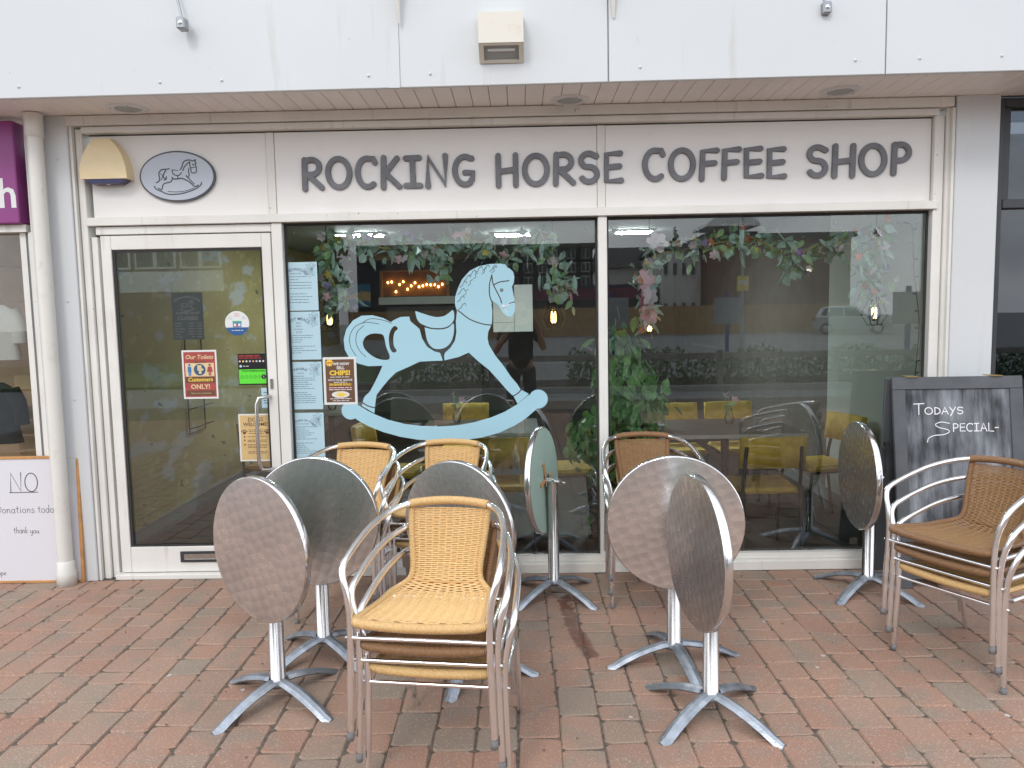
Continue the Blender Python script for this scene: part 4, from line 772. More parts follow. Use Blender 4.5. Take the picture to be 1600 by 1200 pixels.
for (q, head, subs, lab, nl) in MENU:
    o, W, H, s = sheet('menu_sheet', lab, 'menu', *q, M['paper_blue'], group='pale blue menu sheets on the window', w=.205, h=.292)
    s.text(head, -.028, H/2-.05, .024 if len(head) < 12 else .0155, PL, arc=.085, bold=.0004); z = H/2-.058
    for t_ in subs: s.text(t_, -.03, z-.014, .0165 if len(subs) > 2 else .014, PL, shear=.25); z -= .019
    leafline(s, W/2-.03, H/2-.045, .052); z -= .012
    z0_, step = z, (z+H/2-.014)/(nl+1)
    for i in range(nl):
        if i != nl//2: s.words(-W/2+.014, -W/2+.014+rn.uniform(.07, .165), z0_-i*step, min(.0052, step*.6), PL, rn)
    s.build(o, 'print')
o, W, H, s = sheet('chips_poster', 'dark poster in a white border advertising chips, by the horse rocker', 'poster', 505, 558, 558, 632, M['paper_white'], w=.205, h=.292)
s.rect(-.088, .088, -.132, .132, M['poster_brown']); s.y -= .0003
s.poly([(-.062+(.026 if i % 2 else .017)*math.cos(i*math.pi/10), .112+(.026 if i % 2 else .017)*math.sin(i*math.pi/10)) for i in range(20)], M['yellow_print']); s.y -= .0003
Y_, W_ = M['yellow_print'], M['paper_white']
s.text('NEW!', -.062, .107, .013, M['red_print'], bold=.0006).text('WE NOW', .01, .097, .022, W_, bold=.0008).text('SELL', .005, .072, .025, W_, bold=.0008).text('CHIPS!', 0, .036, .040, Y_, bold=.0016, sx=1.1).text('WITH YOUR QUICHE', 0, .0, .0155, W_, bold=.0004).text('SAUSAGE ROLL!', 0, -.028, .019, Y_, bold=.0008)
s.words(-.06, .06, .022, .006, W_, rn).words(-.04, .04, -.010, .006, W_, rn).words(-.07, .07, -.044, .007, M['petal_pink'] if 'petal_pink' in M else W_, rn).words(-.07, .07, -.056, .007, W_, rn).words(-.065, .065, -.112, .007, W_, rn).words(-.05, .05, -.124, .006, W_, rn)
s.disc(0, -.084, .055, W_, rz=.021); s.y -= .0003
for i in range(26): a = rn.uniform(0, 6.28); r = rn.uniform(0, .04); a2 = rn.uniform(0, 3.1); c0 = (r*math.cos(a), -.082+r*.4*math.sin(a)); s.line([(c0[0]-.012*math.cos(a2), c0[1]-.006*math.sin(a2)), (c0[0]+.012*math.cos(a2), c0[1]+.006*math.sin(a2))], .005, Y_, dy=-.00002*i)
s.build(o, 'print')
DY = -.030                                   # door posters hang inside the door glass
o, W, H, s = sheet('toilet_poster', 'red and cream poster about toilets on the door glass', 'poster', 284, 548, 341, 622, M['paper_white'], y=-.029, w=.213, h=.298)
s.rect(-.096, .096, -.138, .138, M['poster_red']); s.y -= .0003
s.rect(-.088, .088, -.012, .070, M['poster_cream']).rect(-.088, .088, -.130, -.098, M['poster_brown']).rect(-.09, .09, -.052, -.014, M['poster_brown']); s.y -= .0003
s.text('Our Toilets', 0, .095, .036, M['poster_cream'], shear=.2, bold=.0006).text('ARE FOR', 0, .070, .019, M['poster_brown'], bold=.0006).text('Customers', 0, -.042, .034, M['yellow_print'], shear=.2, bold=.0008).text('ONLY!', 0, -.088, .040, M['poster_cream'], bold=.001).text('Thank you for understanding', 0, -.118, .0105, M['poster_cream'])
s.disc(0, .029, .036, M['poster_navy'])
for x, m_ in ((-.062, M['poster_blue']), (.062, M['poster_red'])):
    s.disc(x, .058, .0075, m_); s.poly([(x-.011, .048), (x+.011, .048), (x+(.011 if x < 0 else .018), .015), (x-(.011 if x < 0 else .018), .015)], m_); s.rect(x-.008, x-.001, -.008, .015, m_).rect(x+.001, x+.008, -.008, .015, m_)
s.y -= .0003; s.rect(-.014, .012, .036, .056, M['poster_cream']).disc(.004, .030, .020, M['poster_cream'], rz=.009).rect(-.006, .010, .004, .024, M['poster_cream']); s.build(o, 'print')
o, W, H, s = sheet('dogs_poster', 'kraft paper notice welcoming dogs, behind the door handle', 'poster', 374, 647, 427, 720, M['paper_white'], y=-.029, w=.21, h=.294)
s.rect(-.096, .096, -.138, .138, M['kraft']); s.y -= .0003; B_ = M['poster_brown']
s.text('DOGS', 0, .100, .034, B_, bold=.0006).text('WELCOME!', 0, .072, .030, B_, bold=.0006)
for px in (-.072, .068):
    s.disc(px, .030, .011, B_, rz=.009)
    for a in (30, 70, 110, 150): s.disc(px+.017*math.cos(R_(a)), .030+.017*math.sin(R_(a)), .0048, B_)
for i, z in enumerate((.045, .035, .024, .004, -.018, -.027, -.046, -.055, -.064, -.090, -.099)): 
    s.words(-.045 if i < 3 else -.055, .045 if i < 3 else .065, z, .006, B_, rn)
    if z in (.004, -.018, -.046): s.disc(-.072, z+.002, .0055, B_)
s.build(o, 'print')
o, W, H, s = sheet('hygiene_sticker', 'black and bright green food hygiene rating sticker on the door glass', 'sticker', 371, 553, 421, 601, M['hyg_black'], y=-.029)
s.rect(-W/2+.004, W/2-.006, -H/2+.008, .0, M['hyg_green']); s.words(-W/2+.006, .04, H/2-.016, .009, M['red_print'], rn).words(-W/2+.006, .05, H/2-.028, .006, M['red_print'], rn)
for i, k in enumerate(('petal_pink', 'petal_yellow', 'petal_white', 'paper_blue', 'petal_orange', 'paper_blue', 'petal_pale', 'paper_white')): s.disc(-W/2+.012+i*.0205, H/2-.046, .0058, M[k])
s.disc(-W/2+.016, .020, .008, M['paper_blue']).words(-W/2+.03, -W/2+.07, .018, .006, M['paper_white'], rn); s.y -= .0003
s.text('FOOD HYGIENE RATING', 0, -.014, .0125, M['hyg_black'], bold=.0004)
for i in range(6):
    x = -W/2+.022+i*.0265; s.disc(x, -.046, .0095 if i < 5 else .0145, M['hyg_black'])
s.y -= .0003
for i in range(5): x = -W/2+.022+i*.0265; s.disc(x, -.046, .008, M['hyg_green'])
s.y -= .0003
for i in range(6): x = -W/2+.022+i*.0265; s.text(str(i), x, -.0505 if i < 5 else -.053, .011 if i < 5 else .019, M['hyg_black'] if i < 5 else M['paper_white'])
s.build(o, 'print')
o, W, H, s = sheet('local_sticker', 'round white sticker with a small shop drawing and blue base on the door glass', 'sticker', 353, 486, 388, 524, M['clear_glass'], y=-.029)
s.disc(0, 0, .074, M['paper_white'], n=36); s.y -= .0003; s.poly([(.074*math.cos(R_(a)), .074*math.sin(R_(a))) for a in range(200, 341, 7)], M['sticker_blue']); s.text('SHOP', 0, .052, .012, M['red_print']).text('LOCAL', 0, .040, .012, M['red_print']).text('EAT', -.042, .034, .010, M['green_print']).text('LOCAL', -.042, .024, .010, M['green_print']).text('BUY', .042, .034, .010, M['poster_blue']).text('LOCAL', .042, .024, .010, M['poster_blue'])
s.rect(-.026, .026, -.024, .004, M['poster_blue']).rect(-.028, .028, .004, .014, M['green_print']); s.y -= .0003; s.rect(-.02, -.006, -.018, -.002, M['paper_white']).rect(.006, .02, -.018, -.002, M['paper_white']).rect(-.005, .005, -.024, -.004, M['red_print']).words(-.035, .035, -.045, .006, M['paper_white'], rn); s.build(o, 'print')
o, W, H, s = sheet('closed_sign', 'grey hanging sign on a string giving opening times, reading closed', 'sign', 268, 458, 319, 530, M['slate_print'], y=-.014, w=.188, h=.285)
P_ = M['paper_white']; s.text('THE ROCKING HORSE', 0, .112, .0165, P_, arc=.12).text('COFFEE SHOP', 0, .012, .021, P_, sx=1.1).text('CLOSED', 0, -.022, .030, P_, sx=1.15)
for i, d in enumerate(('Monday', 'Tuesday', 'Wednesday', 'Thursday', 'Friday', 'Saturday')): s.text(d, -.082, -.046-i*.0165, .0125, P_, align='LEFT').text('8.30am - 4.30pm' if i < 5 else '9am - 4.00pm', .086, -.046-i*.0165, .0125, P_, align='RIGHT')
hl = MB()
for pts, wd in LOGO: 
    for a, b in zip(pts, pts[1:]): s.line([(lg(*a)[0]*.34, lg(*a)[1]*.34+.065), (lg(*b)[0]*.34, lg(*b)[1]*.34+.065)], .0016, P_)
s.build(o, 'print'); tp = PY(295, 392, -.014); cz = o.location.z
MB().tube([(-.085, 0, .142), (-.04, 0, .27), (0, 0, tp[2]-cz-.02), (.045, 0, .27), (.085, 0, .142)], .0016, 5).build('string', M['string'], o)
o, W, H, s = sheet('door_slip', 'tiny pale blue slip taped behind the top of the door handle', 'notice', 408, 606, 426, 637, M['paper_blue'], y=-.029); s.words(-.02, .02, .03, .008, PL, rn).words(-.02, .02, -.02, .008, PL, rn).words(-.02, .02, -.034, .008, PL, rn); s.build(o, 'print')
# ---- garlands and pendant lamps behind the glass
def leaf_mesh(nm, L, Wd, m, n=5, cup=.12):
    vs = [(0, 0, 0)]; 
    for i in range(1, n): t = i/n; wd = Wd*math.sin(math.pi*t**.8)/2; vs += [(-wd, L*t, cup*wd), (0, L*t, 0), (wd, L*t, cup*wd)]
    vs.append((0, L, -.1*L)); k = len(vs)-1; fs = [(0, 2, 1), (0, 3, 2)]
    for i in range(n-2): b = 1+i*3; fs += [(b, b+1, b+4, b+3), (b+1, b+2, b+5, b+4)]
    b = 1+(n-2)*3; fs += [(b, b+1, k), (b+1, b+2, k)]; return MB().add(vs, fs, True).mesh(nm, m)
def flower_mesh(nm, r, m, petals=5, layers=1):
    mb = MB()
    for l in range(layers):
        for i in range(petals):
            a = 2*math.pi*(i+.5*l)/petals; rr = r*(1-.28*l); ca, sa = math.cos(a), math.sin(a); w_ = rr*.42; h = .25*rr+.3*rr*l
            pts = [(0, 0, 0), (rr*.5, -w_, h*.6), (rr, -w_*.6, h), (rr*1.08, 0, h*.9), (rr, w_*.6, h), (rr*.5, w_, h*.6)]
            mb.add([(x*ca-y*sa, x*sa+y*ca, z) for x, y, z in pts], [(0, 1, 2, 3), (0, 3, 4, 5)], True)
    return mb.mesh(nm, m)
LV_ = [leaf_mesh('leaf', .070, .058, M['leaf_euc']), leaf_mesh('leaf', .12, .032, M['leaf_euc']), leaf_mesh('leaf', .078, .038, M['leaf_green']), leaf_mesh('leaf', .048, .042, M['leaf_euc'])]
FLW = {k: flower_mesh('flower', r, M[k], p, l) for k, r, p, l in (('petal_pink', .028, 5, 1), ('petal_pale', .030, 6, 1), ('petal_purple', .022, 7, 2), ('petal_yellow', .026, 5, 1), ('petal_orange', .026, 5, 2), ('petal_white', .022, 5, 1))}
ROSE = {k: flower_mesh('rose', .066, M[k], 6, 4) for k in ('petal_pink', 'petal_pale')}
def garland(label, chains, y, dens, fl, seed, roses=()):
    rg = random.Random(seed); c0 = PY(*chains[0][0], y); g = empty('flower_garland', tuple(c0)); tag(g, label, 'garland', 'flower garlands inside the windows'); c0 = np.array(c0)
    nleaf = 0; rest = {}
    for ch in chains:
        pts = smooth_path([PY(u, v, y+rg.uniform(-.02, .03))-c0 for u, v in ch], 6); MB().tube([tuple(p) for p in pts], .004, 5).build('stem', M['stem_gold'], g); MB().tube([tuple(p+np.array((rg.uniform(-.02, .02), .015, rg.uniform(-.015, .02)))) for p in pts[::2]], .003, 4).build('stem', M['leaf_green'], g)
        Ln = sum(np.linalg.norm(b-a) for a, b in zip(pts, pts[1:]))
        for i in range(int(Ln*dens)):
            p = pts[rg.randrange(len(pts))]+np.array((rg.gauss(0, .042), rg.gauss(0, .03), rg.gauss(0, .045)))
            if rg.random() < .86:
                lm = rg.choice(LV_); e = (rg.uniform(-2.2, .6), rg.uniform(-1, 1), rg.uniform(-3.1, 3.1)); nleaf += 1
                if nleaf <= 240: obj('leaf', lm, g, tuple(p), e)
                else:
                    rt = Euler(e).to_matrix(); rest.setdefault(lm.materials[0].name, (lm.materials[0], MB()))[1].add([rt @ v.co + Vector(p) for v in lm.vertices], [tuple(f.vertices) for f in lm.polygons], True)
            else: obj('flower', FLW[rg.choice(fl)], g, tuple(p+np.array((0, -.03, 0))), (R_(90)+rg.uniform(-.7, .7), rg.uniform(-.6, .6), rg.uniform(0, 6)))
    for m_, mb_ in rest.values(): mb_.build('foliage', m_, g)['kind'] = 'stuff'
    for u, v, k in roses: obj('rose', ROSE[k], g, tuple(PY(u, v, y-.04)-c0), (R_(90)+rg.uniform(-.4, .4), rg.uniform(-.4, .4), rg.uniform(0, 6)))
garland('flower and eucalyptus garland trailing across the top of the left window', [[(512, 478), (518, 440), (508, 405), (520, 372), (560, 378), (600, 388), (645, 380), (690, 386), (722, 366), (752, 380), (785, 405), (812, 388), (845, 366), (862, 392), (868, 430), (876, 458)], [(640, 385), (690, 405), (690, 430)], [(868, 440), (890, 452)], [(520, 440), (540, 470)]], .12, 185, ('petal_pale', 'petal_pink', 'petal_purple', 'petal_white', 'petal_yellow'), 3)
garland('garland with orange and yellow blooms across the top of the right window', [[(1012, 500), (1008, 450), (1018, 410), (1040, 395), (1090, 386), (1130, 378), (1170, 370), (1215, 392), (1245, 398), (1290, 378), (1330, 372), (1385, 352)], [(1370, 368), (1368, 400), (1366, 440), (1372, 470)], [(1240, 398), (1244, 425)], [(1366, 440), (1335, 415)]], .12, 185, ('petal_orange', 'petal_yellow', 'petal_purple', 'petal_white', 'petal_pale'), 8, ((1003, 470, 'petal_pink'), (1012, 492, 'petal_pink'), (1018, 462, 'petal_pale'), (1012, 436, 'petal_pink'), (1026, 380, 'petal_pale')))
def pendant(u, v, label):
    p = PY(u, v, .22); t = empty('pendant_lamp', tuple(p)); tag(t, label, 'pendant lamp', 'wire cage pendant lamps in the windows'); t.scale = (1.3, 1.3, 1.3)
    MB().lathe([(.0005, -.038), (.012, -.036), (.028, -.018), (.031, .0), (.027, .022), (.015, .048), (.013, .062)], 16).build('bulb', M['clear_glass'], t); MB().tube(smooth_path([(-.008, 0, .03), (-.010, 0, -.01), (-.003, .004, -.02), (0, 0, .02), (.004, -.003, -.02), (.010, 0, -.01), (.008, 0, .03)], 4), .0028, 6).build('filament', M['bulb_glow'], t)
    MB().lathe([(.0005, .13), (.006, .128), (.022, .115), (.022, .062), (.013, .0625)], 16).build('holder', M['black_plastic'], t); MB().tube([(0, 0, .13), (0, 0, (2.415-p[2])/1.3)], .0032, 6).build('cord', M['black_plastic'], t)
    cg = MB()
    for i in range(8): a = i*math.pi/4; cg.tube([(r*math.cos(a), r*math.sin(a), z) for r, z in ((.022, .085), (.055, .015), (.062, -.005), (.034, -.055))], .0016, 4)
    for r, z in ((.062, -.005), (.034, -.055)): cg.tube([(r*math.cos(a*math.pi/8), r*math.sin(a*math.pi/8), z) for a in range(17)], .0016, 4)
    cg.build('cage', M['black_plastic'], t)
pendant(515, 500, 'wire cage pendant lamp at the left end of the left window'); pendant(865, 497, 'wire cage pendant lamp beside the horse head'); pendant(1015, 510, 'pendant lamp under the pink roses'); pendant(1366, 490, 'wire cage pendant lamp near the right window edge')
sl = empty('string_light', (2.46, .06, 1.2)); tag(sl, 'unlit black string light wire hanging down the right wall inside the window', 'string light'); rg = random.Random(4)
pts = [PY(1400, 348, .07), PY(1424, 352, .07), PY(1427, 380, .07), PY(1428, 420, .07), PY(1432, 460, .07), PY(1436, 500, .07), PY(1434, 540, .07), PY(1431, 575, .07), PY(1428, 598, .07)]; o0 = np.array((2.46, .06, 1.2))
sp = smooth_path([p-o0 for p in pts], 6); MB().tube([tuple(p) for p in sp], .0032, 5).build('wire', M['black_plastic'], sl)
for i in range(4, len(sp), 4): d = rg.choice((-1, 1)); q = sp[i]; MB().tube([tuple(q), tuple(q+np.array((d*.022, 0, .006)))], [.003, .0045], 5).build('bulb', M['black_plastic'], sl)
# ---- furniture inside
def inside_chair(x, y, rz, label, fab='mustard'):
    t = empty('cafe_chair', (x, y, .004), R_(rz)); tag(t, label, 'chair', 'padded chairs inside the shop')
    MB().box(-.20, .20, -.21, .20, .425, .465, bev=.018).build('seat', M[fab], t); mb = MB()
    nn = 8; vs = [(-.205+.41*i/nn, .205+.02*(1-(2*i/nn-1)**2)+dy, z) for z, dy0 in ((.60, 0), (.80, .025)) for i in range(nn+1) for dy in (dy0, dy0+.028)]
    k = (nn+1)*2; fs = []
    for i in range(nn):
        a = i*2; fs += [(a, a+2, k+a+2, k+a), (a+1, k+a+1, k+a+3, a+3), (k+a, k+a+2, k+a+3, k+a+1), (a, a+1, a+3, a+2)]
    fs += [(0, k, k+1, 1), (nn*2, nn*2+1, k+nn*2+1, k+nn*2)]; mb.add(vs, fs, True).build('backrest', M[fab], t)
    for sx in (-1, 1):
        MB().tube(smooth_path([(sx*.185, .27, 0), (sx*.18, .22, .42), (sx*.175, .245, .60), (sx*.17, .268, .74)], 3), .012, 8).build('rear_leg', M['dark_tube'], t); MB().tube([(sx*.19, -.22, 0), (sx*.175, -.17, .425)], .011, 8).build('front_leg', M['dark_tube'], t); MB().tube([(sx*.175, -.17, .415), (sx*.18, .22, .415)], .010, 6).build('side_rail', M['dark_tube'], t)
def inside_table(x0, x1, y0, y1, label):
    t = empty('cafe_table', ((x0+x1)/2, (y0+y1)/2, .004)); a, b = (x1-x0)/2, (y1-y0)/2; tag(t, label, 'table', 'tables inside the shop')
    MB().box(-a, a, -b, b, .722, .742).build('table_top', M['table_wood'], t); eb = MB(); eb.box(-a-.003, a+.003, -b-.003, -b-.0005, .716, .7425); eb.box(-a-.003, -a-.0005, -b, b, .716, .7425); eb.build('edge_band', M['table_edge'], t); MB().lathe([(.03, .02), (.03, .72)], 14).build('column', M['dark_tube'], t); MB().lathe([(.0005, .022), (.20, .018), (.22, .0)], 24).build('base', M['dark_tube'], t)
def vase(x, y, z, cols, label, k=1.0):
    t = empty('flower_vase', (x, y, z)); tag(t, label, 'vase', 'small vases on the tables'); MB().lathe([(.0005, .001), (.022*k, .002), (.03*k, .03*k), (.018*k, .075*k), (.02*k, .10*k)], 16).build('glass', M['clear_glass'], t); rg = random.Random(int(x*100))
    for i, c in enumerate(cols):
        a = i*2.1; e = (.035*math.cos(a)*k, .035*math.sin(a)*k, (.15+.02*(i % 3))*k); MB().tube([(0, 0, .02), e], .002, 4).build('stem', M['leaf_green'], t); obj('flower', FLW[c], t, e, (R_(50), .3*math.cos(a), a))
        obj('leaf', LV_[2], t, (e[0]*.6, e[1]*.6, e[2]*.6), (.4, .3, a+1))
inside_table(1.02, 1.95, .52, 1.30, 'dark topped table behind the right window'); inside_table(-.75, .12, .75, 1.50, 'dark topped table behind the rocking horse'); inside_table(-2.15, -1.45, 2.1, 2.9, 'dark table deep inside beyond the door')
inside_chair(1.56, .30, 180, 'bright mustard chair with its back to the right window'); inside_chair(1.30, 1.65, 0, 'mustard chair facing out across the right window table'); inside_chair(1.80, 1.70, 5, 'mustard chair beside the one facing out at the right window table'); inside_chair(2.18, .95, -75, 'mustard chair at the right end of the right window table')
inside_chair(-.95, .95, 80, 'mustard chair left of the horse table'); inside_chair(.30, .95, -80, 'mustard chair right of the horse table'); inside_chair(-.10, .45, 178, 'mustard chair with its back to the left window'); inside_chair(-.5, 1.9, 0, 'mustard chair across the horse table'); inside_chair(-1.90, 1.25, 165, 'oak chair seen through the door glass', 'oak_seat')
p = PZ(1139, 662, .746); vase(p[0], p[1], .746, ('petal_pink', 'petal_pale', 'petal_pink', 'petal_white'), 'small vase of pink flowers on the right window table', 1.2); p = PZ(714, 660, .746); vase(p[0], p[1], .746, ('petal_pink', 'petal_white', 'petal_white'), 'small vase with a pink rose on the horse table', 1.2); p = PZ(362, 655, .746); vase(-1.75, 2.35, .746, ('petal_white', 'petal_white', 'petal_pale'), 'vase of white flowers seen through the door glass', 1.5)
wr_ = empty('wire_rack', (-2.745, 1.55, .0)); tag(wr_, 'black wire rack hung on the wallpapered wall behind the door', 'wire rack'); mb = MB()
for z in (.70, .86, .99, 1.12): mb.tube([(.01, 0, z), (.09, 0, z+.02), (.09, .32, z+.02), (.01, .32, z)], .005, 5)
wf = MB(); wf.tube([(.01, 0, .66), (.01, 0, 1.5), (.01, .32, 1.5), (.01, .32, .66), (.01, 0, .66)], .006, 5); wf.build('frame', M['black_plastic'], wr_); mb.build('basket', M['black_plastic'], wr_)
# ficus
fx = empty('ficus_plant', (.62, .72, .004)); tag(fx, 'leafy green ficus in a dark basket inside behind the window post', 'plant'); bm = MB()
for i in range(13): bm.lathe([(.13+.002*i, i*.026), (.142+.002*i, i*.026+.013), (.13+.002*i, i*.026+.026)], 20)
bm.build('basket_pot', M['basket'], fx); MB().lathe([(.0005, .315), (.15, .315)], 16).build('soil', M['floor_dark'], fx); rg = random.Random(21); tr = MB(); lf = MB(); L1 = LV_[2]
ends = []
for i in range(11):
    a = rg.uniform(0, 6.28); r = rg.uniform(.14, .46); h = rg.uniform(.75, 1.45); pts = smooth_path([(rg.uniform(-.03, .03), rg.uniform(-.03, .03), .31), (r*.25*math.cos(a), r*.2*math.sin(a), h*.6), (r*.7*math.cos(a), r*.5*math.sin(a), h), (r*1.1*math.cos(a), r*.75*math.sin(a), h-.12)], 5); tr.tube([tuple(p) for p in pts], [.010-.0004*k for k in range(len(pts))], 5); ends += pts[4:]
tr.build('trunk', M['brown_line'], fx)
for i in range(1150):
    p = rg.choice(ends); p = np.array(p)+np.array((rg.gauss(0, .06), rg.gauss(0, .05), rg.gauss(-.02, .08))); rot = Euler((rg.uniform(-2.4, -.6), rg.uniform(-.5, .5), rg.uniform(0, 6.28))).to_matrix(); k = rg.uniform(1.0, 1.7)
    lf.add([tuple(rot @ (v.co*k)+Vector(p)) for v in L1.vertices], [tuple(f.vertices) for f in L1.polygons], True)
lf.build('crown', M['leaf_ficus'], fx)['kind'] = 'stuff'
# back of the room: picture, lit alcove, cupboard
pc = empty('seascape_picture', (PY(553, 462, 6.9)[0], 6.9, PY(553, 462, 6.9)[2])); tag(pc, 'blue seascape canvas hanging deep inside the shop', 'picture'); MB().box(-.25, .25, 0, .03, -.17, .17).build('canvas', mat('sea_blue', (.05, .22, .42), .6, var=.35, vscale=6), pc); MB().add([(-.25, -.002, -.03), (.25, -.002, -.09), (.25, -.002, .05), (.12, -.002, .07), (-.02, -.002, .02)], [(0, 1, 2, 3, 4)]).build('painted_rocks', M['kraft'], pc); tag(box('picture_partition', M['wall_grey'], -2.0, -.6, 6.94, 7.0, 0, 2.42), kind='structure')
al = empty('lit_alcove', (PY(648, 443, 6.9)[0], 6.9, PY(648, 443, 6.9)[2])); tag(al, 'glowing orange alcove with warm fairy lights deep inside the shop', 'alcove'); MB().box(-.48, .48, .02, .03, -.18, .18).build('back', M['orange_room'], al); fb = MB(); fb.box(-.52, -.48, -.02, .03, -.20, .20); fb.box(.48, .52, -.02, .03, -.20, .20); fb.box(-.48, .48, -.02, .03, .18, .2); fb.build('frame', M['oak_seat'], al); MB().box(-.52, .6, -.15, .03, -.31, -.20).build('counter', M['cupboard_white'], al)
for i in range(15): x = -.40+i*.058; MB().lathe([(.0005, -.018), (.014, -.006), (.010, .016), (.0005, .02)], 8, (x, -.01, .02+.06*math.sin(i*1.9)-.05*(i % 3))).build('fairy_bulb', M['fairy_glow'], al)
cu = empty('wall_cupboard', (PY(803, 480, 5.2)[0], 5.2, 1.36)); tag(cu, 'white cupboard inside the shop seen beside the horse muzzle', 'cupboard'); MB().box(-.27, .0, 0, .35, 0, .42, bev=.006).build('door', M['cupboard_white'], cu); MB().box(.003, .24, 0, .35, .0, .60, bev=.006).build('door', M['cupboard_white'], cu); MB().box(-.26, .0, -.004, -.0005, .12, .125).build('shadow_line', M['skirting'], cu)
# ---- left neighbour's inside
dm('shop_brown', (.34, .22, .13), .8, var=.2, vscale=2); dm('slat_wood', (.60, .40, .22), .6, var=.1, vscale=9); dm('garment_white', (.82, .78, .72), .85, bump=.6, bscale=18); dm('garment_dark', (.006, .008, .013), .9)
for nm, b in (('neighbour_wall_back', (-5.2, -2.93, 2.4, 2.5, 0, 2.6)), ('neighbour_wall_side', (-2.925, -2.895, .06, 2.4, 0, 2.6)), ('neighbour_floor', (-5.2, -2.93, .06, 2.4, -.01, .003)), ('neighbour_ceiling', (-5.2, -2.93, .06, 2.4, 2.6, 2.65))): tag(box(nm, M['shop_brown'], *b), kind='structure')
sw = empty('slatwall_unit', (-3.15, .55, 0)); tag(sw, 'wooden slatwall stand in the neighbouring shop window', 'display stand')
for i in range(9): MB().box(-.34, .14, 0, .02, .30+i*.105, .30+i*.105+.095).build('slat', M['slat_wood'], sw)
def garment(name, label, x, y, z, m, w, h, flare):
    mb = MB(); n = 20; prof = [(.35, h), (.75, h*.93), (1.0, h*.82), (.9, h*.6), (.95+flare*.3, h*.35), (1.0+flare, 0)]; vs = []
    for j, (k, zz) in enumerate(prof):
        for i in range(n): a = 2*math.pi*i/n; f = 1+.07*math.sin(a*5+j)*(1 if j > 1 else .3); vs.append((w*k*math.cos(a)*f, w*.45*k*math.sin(a)*f, zz))
    mb.add(vs, [(j*n+i, j*n+(i+1) % n, (j+1)*n+(i+1) % n, (j+1)*n+i) for j in range(len(prof)-1) for i in range(n)], True); t = empty(name, (x, y, z)); tag(t, label, 'garment'); mb.build('body', m, t)
    for sx in (-1, 1): MB().tube(smooth_path([(sx*w*.75, 0, h*.88), (sx*w*1.15, 0, h*.6), (sx*w*1.2, 0, h*.3)], 4), [.05]*4+[.045]*5, 9).build('sleeve', m, t)
p = PY(12, 610, .35); garment('white_blouse', 'pale blouse displayed in the neighbouring shop window', p[0]-.02, .35, PY(12, 562, .35)[2], M['garment_white'], .11, .36, .25); p = PY(5, 690, .3); garment('dark_jacket', 'dark jacket hanging below the blouse in the neighbouring shop', p[0]-.01, .30, PY(5, 692, .3)[2], M['garment_dark'], .12, .40, .2)
for z in (1.75, 2.0): box('shelf', M['shop_brown'], -.6, .14, .3, .6, z, z+.02, sw)
# ------------------------------------------------------------------ the place behind the viewer (seen mirrored in the glass)
dm('hedge_leaf', (.11, .19, .07), .6, var=.4, vscale=8); dm('bark_soil', (.05, .035, .025), .9); dm('timber_grey', (.28, .26, .23), .8, var=.2, vscale=6); dm('fence_wood', (.42, .27, .13), .8, var=.2, vscale=4)
dm('brick_brown', (.20, .115, .085), .85, var=.2, vscale=9); dm('brick_dark', (.045, .045, .05), .8, var=.2); dm('render_white', (.80, .78, .72), .7, var=.05); dm('spandrel', (.78, .79, .79), .6); dm('roof_grey', (.07, .07, .075), .8); dm('window_dark', (.03, .035, .04), .12); dm('frame_white', (.75, .75, .75), .5)
dm('car_silver', (.48, .50, .52), .25, metal=.8, coat=.5); dm('tyre', (.015, .015, .016), .8); dm('tail_red', (.35, .01, .015), .25); dm('sign_yellow', (.72, .55, .06), .5); dm('post_blue', (.02, .04, .22), .45); dm('shop_band', (.02, .025, .09), .5); dm('band_red', (.45, .03, .05), .5); dm('road_white', (.72, .72, .70), .8); dm('tree_leaf', (.035, .07, .03), .6, var=.4, vscale=3); dm('lawn', (.06, .11, .03), .9, var=.3, vscale=3); dm('kerb_stone', (.36, .35, .33), .85)
dm('skin', (.52, .30, .21), .5, var=.06, vscale=30); dm('tshirt_black', (.012, .012, .014), .9); dm('trousers', (.03, .035, .05), .9); dm('hair_brown', (.03, .02, .014), .6); dm('phone_black', (.01, .01, .012), .2)
tag(box('planting_bed', M['bark_soil'], -5, 22, -12.4, -10.75, -.02, .05), kind='structure'); tag(box('kerb', M['kerb_stone'], -5, 22, -10.74, -10.60, -.02, .10), kind='structure'); tag(box('kerb', M['kerb_stone'], -5, 22, -12.54, -12.41, -.02, .11), kind='structure')
def leaves(n, box_, size, seed, m, name, parent, shape=None):
    rg = random.Random(seed); mb = MB()
    for i in range(n):
        while True:
            p = Vector((rg.uniform(box_[0], box_[1]), rg.uniform(box_[2], box_[3]), rg.uniform(box_[4], box_[5])))
            if shape is None or shape(p, rg): break
        r = Euler((rg.uniform(0, 6.3), rg.uniform(0, 6.3), rg.uniform(0, 6.3))).to_matrix(); s = size*rg.uniform(.6, 1.4)
        mb.add([p+r @ Vector(q) for q in ((-s, 0, 0), (0, -s*.5, s*.1), (s, 0, 0), (0, s*.5, s*.1))], [(0, 1, 2, 3)])
    o = mb.build(name, m, parent); o['kind'] = 'stuff'; return o
